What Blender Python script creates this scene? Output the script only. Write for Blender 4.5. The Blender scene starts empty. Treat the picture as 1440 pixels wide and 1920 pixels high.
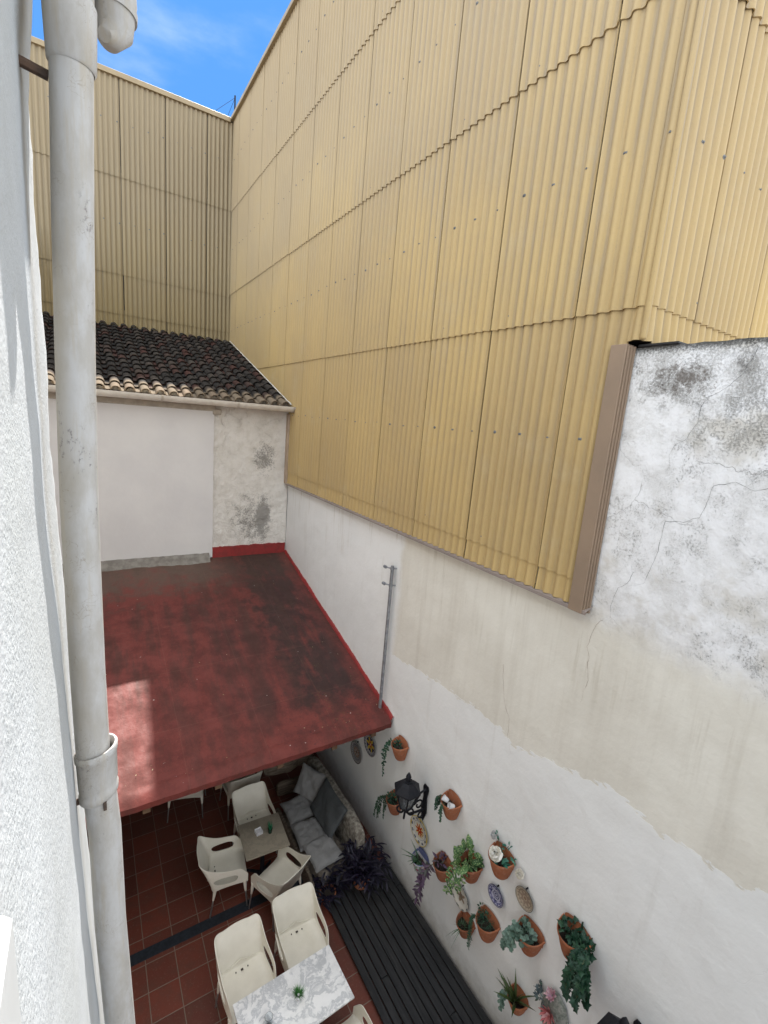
import bpy, bmesh, math, random
from mathutils import Vector, Matrix, noise as mnoise
random.seed(7)
PI = math.pi
scene = bpy.context.scene
col = scene.collection

# ------------------------------------------------------------------ camera
cam_d = bpy.data.cameras.new("camera")
cam = bpy.data.objects.new("camera", cam_d); col.objects.link(cam)
cam.location = (0, 0, 0)
cam.rotation_euler = (math.radians(79.07), math.radians(-4.656), math.radians(-31.985))
cam_d.sensor_fit = 'HORIZONTAL'; cam_d.sensor_width = 36.0
cam_d.lens = 874.7 / 1440 * 36.0
cam_d.clip_start = 0.02; cam_d.clip_end = 3000
scene.camera = cam

# ------------------------------------------------------------------ sky and sun
SUN_DIR = Vector((0.212, 0.525, 0.826)).normalized()       # towards the sun
el = math.asin(SUN_DIR.z); az = math.atan2(SUN_DIR.x, SUN_DIR.y)
world = bpy.data.worlds.new("World"); scene.world = world; world.use_nodes = True
wn = world.node_tree; wn.nodes.clear()
wo = wn.nodes.new('ShaderNodeOutputWorld'); bg = wn.nodes.new('ShaderNodeBackground')
sky = wn.nodes.new('ShaderNodeTexSky'); sky.sky_type = 'NISHITA'; sky.sun_disc = False
sky.sun_elevation = el; sky.sun_rotation = az
sky.air_density = 1.0; sky.dust_density = 0.0; sky.ozone_density = 1.6
tc = wn.nodes.new('ShaderNodeTexCoord')
def wnode(t): return wn.nodes.new(t)
def wnoise(scale, detail, sc):
    m_ = wnode('ShaderNodeMapping'); m_.inputs['Scale'].default_value = sc; n_ = wnode('ShaderNodeTexNoise')
    n_.inputs['Scale'].default_value = scale; n_.inputs['Detail'].default_value = detail; n_.inputs['Roughness'].default_value = 0.55
    wn.links.new(tc.outputs['Generated'], m_.inputs[0]); wn.links.new(m_.outputs[0], n_.inputs['Vector']); return n_.outputs['Fac']
def wrange(v, a, b, lo, hi):
    r_ = wnode('ShaderNodeMapRange'); r_.interpolation_type = 'SMOOTHSTEP'
    for k_, q_ in enumerate((v, a, b, lo, hi)):
        if isinstance(q_, bpy.types.NodeSocket): wn.links.new(q_, r_.inputs[k_])
        else: r_.inputs[k_].default_value = q_
    return r_.outputs[0]
def wmix(f, a, b):
    m_ = wnode('ShaderNodeMixRGB')
    for k_, q_ in enumerate((f, a, b)):
        if isinstance(q_, bpy.types.NodeSocket): wn.links.new(q_, m_.inputs[k_])
        else: m_.inputs[k_].default_value = q_
    return m_.outputs[0]
dt = wnode('ShaderNodeVectorMath'); dt.operation = 'DOT_PRODUCT'; dt.inputs[1].default_value = Vector((0.05, 0.84, 0.54)).normalized()
wn.links.new(tc.outputs['Generated'], dt.inputs[0])
clear = wrange(dt.outputs['Value'], 0.80, 0.93, 0.0, 1.0)                 # darker blue patch; the bright clouds around it are added as fill
cloud_fill = wmix(wrange(wnoise(2.2, 6, (1, 1.3, 2.2)), 0.30, 0.55, 0.35, 0.95), sky.outputs[0], (8.1, 8.5, 8.8, 1))  # bright white clouds, added out of view for neutral fill light
blue = wmix(wrange(wnoise(3.0, 9, (1.0, 1.2, 2.6)), 0.50, 0.86, 0.0, 0.62), (0.42, 1.30, 3.25, 1), (2.9, 3.4, 3.9, 1))
allsky = wmix(clear, cloud_fill, blue)
wn.links.new(allsky, bg.inputs[0])
bg.inputs[1].default_value = 0.135
wn.links.new(bg.outputs[0], wo.inputs[0])

sun_d = bpy.data.lights.new("sun", 'SUN'); sun_d.energy = 4.0; sun_d.angle = math.radians(0.53); sun_d.color = (1.0, 0.955, 0.89)
sun = bpy.data.objects.new("sun", sun_d); col.objects.link(sun)
sun.rotation_euler = SUN_DIR.to_track_quat('Z', 'Y').to_euler(); sun.location = SUN_DIR * 30

vs = scene.view_settings
vs.view_transform = 'Standard'; vs.look = 'None'; vs.gamma = 1.0; vs.use_curve_mapping = False
vs.exposure = 1.27
scene.render.engine = 'CYCLES'
scene.cycles.max_bounces = 8; scene.cycles.diffuse_bounces = 4
scene.cycles.caustics_reflective = False; scene.cycles.caustics_refractive = False

# ------------------------------------------------------------------ node helper
class Nd:
    def __init__(s, name):
        s.m = bpy.data.materials.new(name); s.m.use_nodes = True
        s.t = s.m.node_tree; s.t.nodes.clear()
        s.out = s.t.nodes.new('ShaderNodeOutputMaterial')
        s.b = s.t.nodes.new('ShaderNodeBsdfPrincipled')
        s.t.links.new(s.b.outputs[0], s.out.inputs[0])
        s._pos = None; s._obj = None
    def put(s, sock, v):
        if isinstance(v, bpy.types.NodeSocket): s.t.links.new(v, sock)
        elif isinstance(v, (tuple, list)) and len(v) == 3 and sock.type == 'RGBA': sock.default_value = (*v, 1)
        else: sock.default_value = v
    def pos(s):
        if s._pos is None: s._pos = s.t.nodes.new('ShaderNodeNewGeometry').outputs['Position']
        return s._pos
    def obj(s):
        if s._obj is None: s._obj = s.t.nodes.new('ShaderNodeTexCoord').outputs['Object']
        return s._obj
    def island(s): return s.t.nodes.new('ShaderNodeNewGeometry').outputs['Random Per Island']
    def xyz(s, v):
        n = s.t.nodes.new('ShaderNodeSeparateXYZ'); s.put(n.inputs[0], v); return n.outputs
    def comb(s, x, y, z):
        n = s.t.nodes.new('ShaderNodeCombineXYZ')
        for i, v in enumerate((x, y, z)): s.put(n.inputs[i], v)
        return n.outputs[0]
    def mth(s, op, a, b=0.0, c=0.0, clamp=False):
        n = s.t.nodes.new('ShaderNodeMath'); n.operation = op; n.use_clamp = clamp
        s.put(n.inputs[0], a); s.put(n.inputs[1], b)
        if len(n.inputs) > 2: s.put(n.inputs[2], c)
        return n.outputs[0]
    def scl(s, v, sc):
        n = s.t.nodes.new('ShaderNodeMapping'); n.inputs['Scale'].default_value = sc; s.put(n.inputs[0], v); return n.outputs[0]
    def noise(s, v, scale=5, detail=4, rough=0.55, dist=0.0, col=False):
        n = s.t.nodes.new('ShaderNodeTexNoise'); s.put(n.inputs['Vector'], v)
        n.inputs['Scale'].default_value = scale; n.inputs['Detail'].default_value = detail
        n.inputs['Roughness'].default_value = rough; n.inputs['Distortion'].default_value = dist
        return n.outputs['Color' if col else 'Fac']
    def vor(s, v, scale=5, feature='F1', out='Distance', rnd=1.0):
        n = s.t.nodes.new('ShaderNodeTexVoronoi'); n.feature = feature; s.put(n.inputs['Vector'], v)
        n.inputs['Scale'].default_value = scale; n.inputs['Randomness'].default_value = rnd
        return n.outputs[out]
    def ss(s, v, a, b, lo=0.0, hi=1.0):       # smoothstep a..b -> lo..hi
        n = s.t.nodes.new('ShaderNodeMapRange'); n.interpolation_type = 'SMOOTHSTEP'
        s.put(n.inputs[0], v); s.put(n.inputs[1], a); s.put(n.inputs[2], b); s.put(n.inputs[3], lo); s.put(n.inputs[4], hi)
        return n.outputs[0]
    def lin(s, v, a, b, lo=0.0, hi=1.0):
        n = s.t.nodes.new('ShaderNodeMapRange'); s.put(n.inputs[0], v); s.put(n.inputs[1], a); s.put(n.inputs[2], b); s.put(n.inputs[3], lo); s.put(n.inputs[4], hi)
        return n.outputs[0]
    def ramp(s, v, stops, interp='LINEAR'):
        n = s.t.nodes.new('ShaderNodeValToRGB'); r = n.color_ramp; r.interpolation = interp
        while len(r.elements) < len(stops): r.elements.new(0.5)
        for e, (p, c) in zip(r.elements, stops):
            e.position = p; e.color = (*c, 1) if isinstance(c, (tuple, list)) else (c, c, c, 1)
        s.put(n.inputs[0], v); return n.outputs[0]
    def mix(s, f, a, b, mode='MIX'):
        n = s.t.nodes.new('ShaderNodeMixRGB'); n.blend_type = mode
        s.put(n.inputs[0], f); s.put(n.inputs[1], a); s.put(n.inputs[2], b); return n.outputs[0]
    def bump(s, h, dist=0.01, strength=1.0, prev=None):
        n = s.t.nodes.new('ShaderNodeBump'); n.inputs['Distance'].default_value = dist; s.put(n.inputs['Strength'], strength)
        s.put(n.inputs['Height'], h)
        if prev is not None: s.t.links.new(prev, n.inputs['Normal'])
        return n.outputs[0]
    def done(s, color=None, rough=None, normal=None, metal=None, spec=None):
        if color is not None: s.put(s.b.inputs['Base Color'], color)
        if rough is not None: s.put(s.b.inputs['Roughness'], rough)
        if normal is not None: s.put(s.b.inputs['Normal'], normal)
        if metal is not None: s.put(s.b.inputs['Metallic'], metal)
        if spec is not None: s.b.inputs['Specular IOR Level'].default_value = spec
        return s.m

def simple(name, c, c2=None, rough=0.7, scale=8, bump=0.0, bscale=60, metal=0.0, spec=0.4, world_space=False):
    n = Nd(name); v = n.pos() if world_space else n.obj()
    c2 = c2 or tuple(x * 0.8 for x in c)
    f = n.ss(n.noise(v, scale, 5), 0.3, 0.7)
    cc = n.mix(f, c, c2)
    nm = n.bump(n.noise(v, bscale, 3), bump) if bump else None
    return n.done(cc, rough, nm, metal, spec)

# ------------------------------------------------------------------ object helpers
def tag(o, label=None, cat=None, group=None, kind=None):
    if label: o['label'] = label
    if cat: o['category'] = cat
    if group: o['group'] = group
    if kind: o['kind'] = kind
    return o
def empty(name, loc, label, cat, group=None, rz=0.0):
    o = bpy.data.objects.new(name, None); col.objects.link(o); o.location = loc; o.rotation_euler = (0, 0, rz)
    o.empty_display_size = 0.1
    return tag(o, label, cat, group)
def link(name, bm, mat, parent=None, smooth=False, local=False, angle=None):
    """bm is in world coordinates unless local; parented meshes are shifted to the parent's origin."""
    bmesh.ops.recalc_face_normals(bm, faces=bm.faces[:])
    if parent is not None and not local:
        off = Vector((0, 0, 0)); p = parent
        while p is not None: off += p.location; p = p.parent
        bmesh.ops.translate(bm, verts=bm.verts[:], vec=-off)
    me = bpy.data.meshes.new(name); bm.to_mesh(me); bm.free()
    if smooth:
        for p_ in me.polygons: p_.use_smooth = True
        if angle: 
            try: me.set_sharp_from_angle(angle=angle)
            except Exception: pass
    me.materials.append(mat)
    o = bpy.data.objects.new(name, me); col.objects.link(o)
    if parent is not None: o.parent = parent
    return o
def copy_tree(o, parent=None):
    c = o.copy(); col.objects.link(c); c.parent = parent
    for ch in list(o.children): copy_tree(ch, c)
    return c
def B(): return bmesh.new()
def box(bm, lo, hi, bev=0.0, M=None, seg=1):
    x0, y0, z0 = lo; x1, y1, z1 = hi
    vs_ = [bm.verts.new(p) for p in ((x0,y0,z0),(x1,y0,z0),(x1,y1,z0),(x0,y1,z0),(x0,y0,z1),(x1,y0,z1),(x1,y1,z1),(x0,y1,z1))]
    fs = [bm.faces.new([vs_[i] for i in f]) for f in ((0,3,2,1),(4,5,6,7),(0,1,5,4),(1,2,6,5),(2,3,7,6),(3,0,4,7))]
    if bev > 0:
        es = list({e for f in fs for e in f.edges})
        r = bmesh.ops.bevel(bm, geom=es, offset=bev, segments=seg, affect='EDGES', profile=0.5)
        vs_ = list({v for f in r['faces'] for v in f.verts} | {v for v in vs_ if v.is_valid})
    if M is not None: bmesh.ops.transform(bm, matrix=M, verts=[v for v in vs_ if v.is_valid])
    return vs_
def tube(bm, pts, r, n=12, caps=True):
    pts = [Vector(p) for p in pts]; rs = r if isinstance(r, (list, tuple)) else [r] * len(pts)
    rings = []; up = None
    for i, p in enumerate(pts):
        d = (pts[min(i+1, len(pts)-1)] - pts[max(i-1, 0)]).normalized()
        if up is None: up = d.orthogonal().normalized()
        else: up = (up - d * up.dot(d)).normalized()
        w = d.cross(up)
        rings.append([bm.verts.new(p + (up * math.cos(2*PI*k/n) + w * math.sin(2*PI*k/n)) * rs[i]) for k in range(n)])
    for a, b in zip(rings, rings[1:]):
        for k in range(n): bm.faces.new((a[k], a[(k+1) % n], b[(k+1) % n], b[k]))
    if caps: bm.faces.new(rings[0][::-1]); bm.faces.new(rings[-1])
    return rings
def grid(bm, fn, nu, nv, flip=False):
    vv = [[bm.verts.new(fn(i/nu, j/nv)) for j in range(nv+1)] for i in range(nu+1)]
    for i in range(nu):
        for j in range(nv):
            f = (vv[i][j], vv[i+1][j], vv[i+1][j+1], vv[i][j+1])
            bm.faces.new(f[::-1] if flip else f)
    return vv
def fb(x, y, z=0.0, o=3):
    v = 0; a = 1
    for k in range(o): v += a * mnoise.noise(Vector((x, y, z)) * (2**k)); a *= 0.5
    return v

FLOOR = -6.825
WX = 3.80            # face of the long white wall
CX = 3.75            # mean plane of the corrugated cladding

# ------------------------------------------------------------------ materials: setting
def m_long_wall():
    n = Nd('long wall plaster'); P = n.pos(); x, y, z = n.xyz(P)
    big = n.noise(P, 1.1, 6); mid = n.noise(P, 5, 8, 0.7); fine = n.noise(P, 60, 5, 0.7); sp = n.noise(P, 110, 3, 0.75)
    cream = n.mix(n.ss(big, 0.35, 0.65), (0.80, 0.775, 0.70), (0.73, 0.70, 0.625))
    streak = n.noise(n.scl(P, (1, 3.2, 0.22)), 2.2, 5, 0.6)
    cream = n.mix(n.ss(streak, 0.45, 0.72, 0, 0.45), cream, (0.62, 0.585, 0.51))
    # clean repainted white below an irregular line
    yb = n.lin(y, 0.0, 6.0)
    line = n.ramp(yb, [(0.0, (3.90,)*3), (0.12, (3.93,)*3), (0.21, (3.92,)*3), (0.345, (3.78,)*3), (0.49, (3.57,)*3), (0.88, (3.45,)*3)])
    # ramps clamp colours oddly, so add the line from a map range instead
    l1 = n.lin(y, 0.7, 2.9, -2.86, -3.24); l2 = n.lin(y, 2.9, 5.2, 0.0, -0.12)
    line = n.mth('ADD', l1, l2)
    jag = n.mth('ADD', n.mth('MULTIPLY', n.mth('SUBTRACT', n.noise(n.scl(P, (1, 1.0, 0.35)), 1.5, 4, 0.5), 0.5), 0.55), n.mth('MULTIPLY', n.mth('SUBTRACT', n.noise(n.scl(P, (1, 1.0, 2.6)), 9, 7, 0.6), 0.5), 0.22))
    line = n.mth('ADD', line, jag)
    below = n.ss(n.mth('SUBTRACT', line, z), -0.006, 0.012)
    left = n.ss(n.mth('ADD', y, n.mth('MULTIPLY', n.noise(P, 3, 5), 0.25)), 5.30, 5.5)
    whitef = n.mth('MAXIMUM', below, left)
    white = n.mix(n.ss(big, 0.3, 0.7), (0.87, 0.875, 0.865), (0.82, 0.825, 0.815))
    white = n.mix(n.ss(streak, 0.55, 0.8, 0, 0.3), white, (0.58, 0.56, 0.52))
    # upper area far left: old stains just under the cladding
    base = n.mix(whitef, cream, white)
    # weathered upper right piece
    upm = n.ss(n.mth('ADD', z, n.mth('MULTIPLY', mid, 0.3)), -1.62, -1.25)
    rt = n.ss(y, 2.62, 2.35)
    wmask = n.mth('MULTIPLY', upm, rt)
    grey = n.mix(n.ss(mid, 0.38, 0.66), (0.84, 0.845, 0.86), (0.72, 0.72, 0.72))
    grey = n.mix(n.ss(n.noise(P, 2.3, 5), 0.5, 0.68, 0, 0.7), grey, (0.56, 0.53, 0.47))
    hz = n.ss(n.mth('SUBTRACT', z, n.mth('MULTIPLY', n.mth('SUBTRACT', big, 0.5), 1.8)), -0.7, 0.8)     # mould grows with height
    thr = n.mth('SUBTRACT', 0.70, n.mth('MULTIPLY', hz, 0.09))
    crust = n.ss(n.mth('MULTIPLY_ADD', mid, 0.40, n.mth('MULTIPLY', fine, 0.66)), n.mth('SUBTRACT', thr, 0.16), n.mth('ADD', thr, 0.05))
    patch = n.mth('MAXIMUM', n.ss(n.noise(P, 1.7, 5, 0.65, 0.6), 0.44, 0.62), n.ss(z, 0.25, 0.85, 0.0, 0.75))
    crust = n.mth('MULTIPLY', crust, n.mth('ADD', 0.18, patch), clamp=True)
    grey = n.mix(n.mth('MULTIPLY', crust, 0.72), grey, (0.31, 0.30, 0.28))
    spk = n.mth('MULTIPLY', n.ss(sp, 0.57, 0.66), n.ss(mid, 0.44, 0.62))
    spk = n.mth('MULTIPLY', spk, n.mth('ADD', 0.25, patch), clamp=True)
    grey = n.mix(n.mth('MULTIPLY', spk, 0.8), grey, (0.10, 0.095, 0.09))
    blot = n.mth('MULTIPLY', n.ss(n.noise(P, 8, 8, 0.75), 0.54, 0.66), n.mth('MULTIPLY', n.ss(z, 0.15, 0.45), n.ss(y, 1.2, 1.8, 0.3, 1.0)))
    grey = n.mix(n.mth('MULTIPLY', blot, 0.8), grey, (0.085, 0.075, 0.065))
    bpos = n.mth('SQRT', n.mth('ADD', n.mth('POWER', n.mth('DIVIDE', n.mth('SUBTRACT', y, 1.93), 0.26), 2.0), n.mth('POWER', n.mth('DIVIDE', n.mth('SUBTRACT', z, 0.50), 0.13), 2.0)))
    bm_ = n.ss(n.mth('ADD', n.mth('MULTIPLY', n.ss(bpos, 2.2, 0.0), 0.26), n.mth('MULTIPLY', n.noise(P, 11, 9, 0.8, 0.8), 0.9)), 0.60, 0.74)
    grey = n.mix(n.mth('MULTIPLY', n.mth('MULTIPLY', bm_, n.ss(bpos, 2.4, 1.0)), 0.75), grey, (0.13, 0.105, 0.085))
    top = n.ss(n.mth('ADD', z, n.mth('MULTIPLY', fine, 0.12)), 0.74, 0.81)
    grey = n.mix(n.mth('MULTIPLY', top, 0.9), grey, (0.08, 0.08, 0.075))
    c = n.mix(wmask, base, grey)
    # hairline stains, dribbles under the cladding edge
    drib = n.mth('MULTIPLY', n.ss(n.noise(n.scl(P, (1, 9, 0.5)), 2.0, 4), 0.52, 0.7), n.ss(z, -2.9, -1.55))
    drib = n.mth('MULTIPLY', drib, n.ss(z, -1.45, -1.56))
    drib = n.mth('MULTIPLY', drib, n.ss(n.noise(P, 1.4, 3), 0.4, 0.6))
    c = n.mix(n.mth('MULTIPLY', drib, 0.42), c, (0.42, 0.37, 0.28))
    ck = n.vor(n.mix(0.22, P, n.noise(P, 3, 4, col=True)), 1.35, 'DISTANCE_TO_EDGE')
    ckm = n.mth('MULTIPLY', n.ss(ck, 0.003, 0.0005), n.ss(n.noise(P, 0.9, 2), 0.54, 0.58))
    ckm = n.mth('MULTIPLY', ckm, n.mth('ADD', 0.06, n.mth('MULTIPLY', wmask, 0.35)))
    c = n.mix(n.mth('MULTIPLY', ckm, 0.8), c, (0.12, 0.10, 0.09))
    # damp stained foot of the wall
    ft = n.ss(n.mth('ADD', z, n.mth('MULTIPLY', mid, 0.5)), FLOOR + 0.75, FLOOR + 0.1)
    c = n.mix(n.mth('MULTIPLY', ft, 0.75), c, (0.22, 0.185, 0.14))
    h = n.mth('ADD', n.mth('MULTIPLY', n.noise(P, 3.5, 4), 1.0), n.mth('MULTIPLY', n.noise(P, 26, 5, 0.6), 0.16))
    nm = n.bump(h, 0.035, n.ss(wmask, 0.0, 1.0, 0.32, 0.7))
    nm = n.bump(n.mth('ADD', n.mth('MULTIPLY', n.mth('MULTIPLY', crust, wmask), -1.0), n.mth('MULTIPLY', ckm, -1.5)), 0.006, 0.9, nm)
    nm = n.bump(whitef, 0.002, 0.7, nm)
    return n.done(c, 0.9, nm, spec=0.2)
M_WALL = m_long_wall()

def m_back_wall(panel=False):
    n = Nd('end wall plaster' if not panel else 'fresh plaster'); P = n.pos(); x, y, z = n.xyz(n.mix(0.30, P, n.mix(1.0, P, n.noise(P, 3.5, 5, 0.6, col=True), 'ADD')))
    big = n.noise(P, 1.3, 5); mid = n.noise(P, 6, 6, 0.62); fine = n.noise(P, 38, 5, 0.7)
    if panel:
        c = n.mix(n.ss(big, 0.3, 0.7), (0.76, 0.74, 0.72), (0.70, 0.68, 0.67))
        nm = n.bump(n.noise(P, 5, 4), 0.008, 0.6)
        return n.done(c, 0.85, nm, spec=0.25)
    c = n.mix(n.ss(mid, 0.35, 0.7), (0.78, 0.745, 0.69), (0.68, 0.645, 0.585))
    def blob(cx, cz, rx, rz):
        dx = n.mth('DIVIDE', n.mth('SUBTRACT', x, cx), rx); dz = n.mth('DIVIDE', n.mth('SUBTRACT', z, cz), rz)
        d = n.mth('SQRT', n.mth('ADD', n.mth('POWER', n.mth('ABSOLUTE', dx), 2.0), n.mth('POWER', n.mth('ABSOLUTE', dz), 2.0)))
        return n.ss(d, 1.0, 0.05)
    m1 = n.mth('MAXIMUM', n.mth('MAXIMUM', blob(3.37, -2.15, 0.34, 0.95), n.mth('MULTIPLY', blob(3.40, -0.85, 0.45, 0.75), 0.72)), n.mth('MULTIPLY', blob(3.15, -2.2, 0.95, 1.2), 0.6))
    k = n.ss(n.mth('ADD', n.mth('MULTIPLY', m1, 0.33), n.mth('ADD', n.mth('MULTIPLY', fine, 0.45), n.mth('MULTIPLY', mid, 0.30))), 0.50, 0.62)
    c = n.mix(n.mth('MULTIPLY', k, 0.72), c, (0.17, 0.16, 0.145))
    ck = n.vor(n.mix(0.25, P, n.noise(P, 4, 4, col=True)), 2.6, 'DISTANCE_TO_EDGE')
    ckm = n.mth('MULTIPLY', n.ss(ck, 0.02, 0.003), n.mth('MULTIPLY', n.ss(z, -1.3, 0.1), n.ss(mid, 0.4, 0.55)))
    c = n.mix(n.mth('MULTIPLY', ckm, 0.14), c, (0.42, 0.34, 0.25))
    h = n.mth('ADD', n.noise(P, 5, 5), n.mth('MULTIPLY', ckm, -0.2))
    nm = n.bump(h, 0.06, 0.9); nm = n.bump(n.noise(P, 40, 4), 0.006, 0.9, nm)
    return n.done(c, 0.92, nm, spec=0.2)
M_BACK = m_back_wall(); M_PANEL = m_back_wall(True)

def m_clad():
    n = Nd('tan corrugated sheet'); P = n.pos(); x, y, z = n.xyz(P)
    big = n.noise(P, 0.5, 4); st = n.noise(n.scl(P, (9, 9, 0.35)), 1.6, 5, 0.6)
    c = n.mix(n.ss(big, 0.3, 0.7), (0.55, 0.395, 0.170), (0.47, 0.335, 0.150))
    c = n.mix(n.ss(st, 0.42, 0.75, 0, 0.5), c, (0.44, 0.325, 0.165))
    c = n.mix(n.ss(n.noise(P, 2.0, 6, 0.65), 0.52, 0.75, 0, 0.35), c, (0.56, 0.45, 0.27))
    c = n.mix(n.ss(n.noise(P, 60, 3), 0.55, 0.75, 0, 0.25), c, (0.30, 0.23, 0.14))
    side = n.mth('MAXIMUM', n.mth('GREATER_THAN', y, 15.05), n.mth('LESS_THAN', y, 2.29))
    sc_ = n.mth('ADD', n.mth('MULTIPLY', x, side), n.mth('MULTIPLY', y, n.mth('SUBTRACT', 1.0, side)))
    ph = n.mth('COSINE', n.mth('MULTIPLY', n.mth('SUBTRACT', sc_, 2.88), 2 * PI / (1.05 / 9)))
    vd = n.mth('MULTIPLY', n.ss(ph, -0.1, -0.9), n.mth('MULTIPLY', n.ss(z, -1.6, 4.0, 0.22, 0.72), n.ss(st, 0.30, 0.62)))  # valley dirt; its gain with height paints down extra skylight on upper sheets
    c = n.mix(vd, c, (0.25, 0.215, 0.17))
    isl = n.island(); c = n.mix(n.mth('MULTIPLY', isl, 0.26), c, (0.36, 0.265, 0.15))
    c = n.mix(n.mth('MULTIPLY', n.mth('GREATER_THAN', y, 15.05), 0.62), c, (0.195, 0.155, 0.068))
    c = n.mix(n.ss(n.mth('ADD', z, n.mth('MULTIPLY', big, 3.0)), 1.0, 7.5, 0.0, 0.60), c, (0.34, 0.285, 0.215))  # painted greyer with height, countering strong skylight on the upper sheets
    nm = n.bump(n.noise(P, 70, 3), 0.0015, 0.6)
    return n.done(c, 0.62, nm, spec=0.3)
M_CLAD = m_clad()
M_TRIM = simple('brown flashing', (0.30, 0.215, 0.15), (0.26, 0.19, 0.135), 0.5, 3, 0.001, 40, world_space=True)
M_TRIM2 = simple('tan flashing', (0.36, 0.28, 0.17), (0.31, 0.24, 0.15), 0.5, 3, world_space=True)
M_DRIP = simple('grey drip flashing', (0.30, 0.25, 0.225), (0.25, 0.21, 0.19), 0.5, 5, world_space=True)
M_SCREW = simple('grey fixing cap', (0.17, 0.175, 0.18), (0.10, 0.105, 0.11), 0.6, 20, world_space=True)

def m_canopy():
    n = Nd('red roof paint'); P = n.pos(); x, y, z = n.xyz(P)
    big = n.noise(P, 0.7, 6, 0.6); mid = n.noise(P, 3.5, 7, 0.65); fine = n.noise(P, 30, 5, 0.7)
    st = n.noise(n.scl(P, (3.2, 0.5, 0.5)), 1.5, 6, 0.6)
    red = n.mix(n.ss(mid, 0.35, 0.7), (0.165, 0.034, 0.027), (0.112, 0.027, 0.023))
    red = n.mix(n.ss(fine, 0.55, 0.75, 0, 0.35), red, (0.27, 0.075, 0.055))
    # grime grows towards the wall and the back
    gx = n.mth('MAXIMUM', n.ss(n.mth('ADD', x, n.mth('MULTIPLY', n.mth('SUBTRACT', big, 0.5), 4.0)), 0.6, 3.2, 0.0, 0.8), n.ss(n.mth('ADD', x, n.mth('MULTIPLY', n.mth('SUBTRACT', mid, 0.5), 1.4)), 2.1, 2.9))
    gx = n.mth('MULTIPLY', gx, n.ss(x, 3.72, 3.45, 0.25, 1.0))
    gy = n.ss(n.mth('ADD', y, n.mth('MULTIPLY', n.mth('SUBTRACT', mid, 0.5), 1.0)), 5.3, 6.1)
    gg = n.mth('MULTIPLY', n.mth('MULTIPLY', gx, gy), n.ss(n.mth('ADD', n.mth('MULTIPLY', st, 0.75), n.mth('MULTIPLY', mid, 0.35)), 0.28, 0.60))
    c = n.mix(n.mth('MULTIPLY', gg, 0.92), red, (0.026, 0.018, 0.017))
    g2 = n.ss(n.mth('ADD', n.mth('MULTIPLY', st, 0.8), n.mth('MULTIPLY', mid, 0.25)), 0.46, 0.64)
    c = n.mix(n.mth('MULTIPLY', g2, n.ss(y, 5.4, 7.2, 0.42, 0.68)), c, (0.060, 0.026, 0.020))
    # dusty grey-brown at the back left
    bk = n.mth('MULTIPLY', n.ss(n.mth('ADD', y, n.mth('MULTIPLY', n.mth('SUBTRACT', mid, 0.5), 2.6)), 8.5, 9.6), n.ss(x, 2.8, 1.6, 0.25, 1.0))
    c = n.mix(n.mth('MULTIPLY', bk, 0.8), c, (0.13, 0.092, 0.072))
    # moss specks and black flecks
    ms = n.mth('MULTIPLY', n.mth('MULTIPLY', n.ss(n.noise(P, 45, 3, 0.7), 0.60, 0.68), n.ss(n.noise(P, 1.9, 3), 0.50, 0.66)), n.ss(x, 2.4, 3.0))
    c = n.mix(n.mth('MULTIPLY', ms, 0.8), c, (0.10, 0.085, 0.02))
    bf = n.mth('MULTIPLY', n.ss(n.noise(n.scl(P, (1.0, 2.2, 1)), 16, 4, 0.7), 0.61, 0.67), n.ss(x, 1.6, 3.2, 0.25, 1.0))
    c = n.mix(n.mth('MULTIPLY', bf, 0.8), c, (0.022, 0.018, 0.018))
    # faint joints of the slabs under the paint
    jx = n.mth('PINGPONG', n.mth('ADD', x, 0.1), 0.5); jy = n.mth('PINGPONG', n.mth('ADD', y, 0.04), 0.5)
    j = n.ss(n.mth('MINIMUM', jx, jy), 0.008, 0.002)
    c = n.mix(n.mth('MULTIPLY', j, 0.07), c, (0.30, 0.17, 0.13))
    ws = n.mth('MULTIPLY', n.ss(n.vor(P, 5.0), 0.06, 0.045), n.ss(n.noise(P, 60, 1), 0.5, 0.55))
    c = n.mix(n.mth('MULTIPLY', ws, 0.6), c, (0.6, 0.52, 0.5))
    nm = n.bump(n.mth('ADD', n.noise(P, 4, 5), n.mth('MULTIPLY', fine, 0.12)), 0.022, 0.9)
    nm = n.bump(j, 0.002, 0.3, nm)
    return n.done(c, n.ss(mid, 0.3, 0.7, 0.55, 0.8), nm, spec=0.3)
M_CANOPY = m_canopy()
M_REDTRIM = simple('bright red paint band', (0.31, 0.030, 0.028), (0.22, 0.028, 0.026), 0.65, 9, 0.006, 25, world_space=True)
M_CEMENT = simple('grey cement', (0.30, 0.28, 0.25), (0.20, 0.18, 0.16), 0.95, 9, 0.012, 40, world_space=True)

def m_facade():
    n = Nd('rough white stucco'); P = n.pos(); x, y, z = n.xyz(P)
    c = n.mix(n.ss(n.noise(P, 2, 5), 0.3, 0.7), (0.52, 0.545, 0.57), (0.46, 0.48, 0.49))
    h = n.noise(P, 120, 3, 0.6); h2 = n.noise(P, 55, 4, 0.6)
    c = n.mix(n.ss(h2, 0.55, 0.75, 0, 0.25), c, (0.55, 0.56, 0.56))
    sm = n.ss(n.mth('ADD', z, n.mth('MULTIPLY', n.noise(P, 3, 3), 0.8)), -1.3, -0.3, 0.25, 1.0)
    nm = n.bump(n.mth('MULTIPLY', n.mth('ADD', h, h2), sm), 0.0030, 0.75)
    nm = n.bump(n.noise(P, 4, 3), 0.01, 0.7, nm)
    return n.done(c, 0.9, nm, spec=0.2)
M_FACADE = m_facade()

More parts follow.
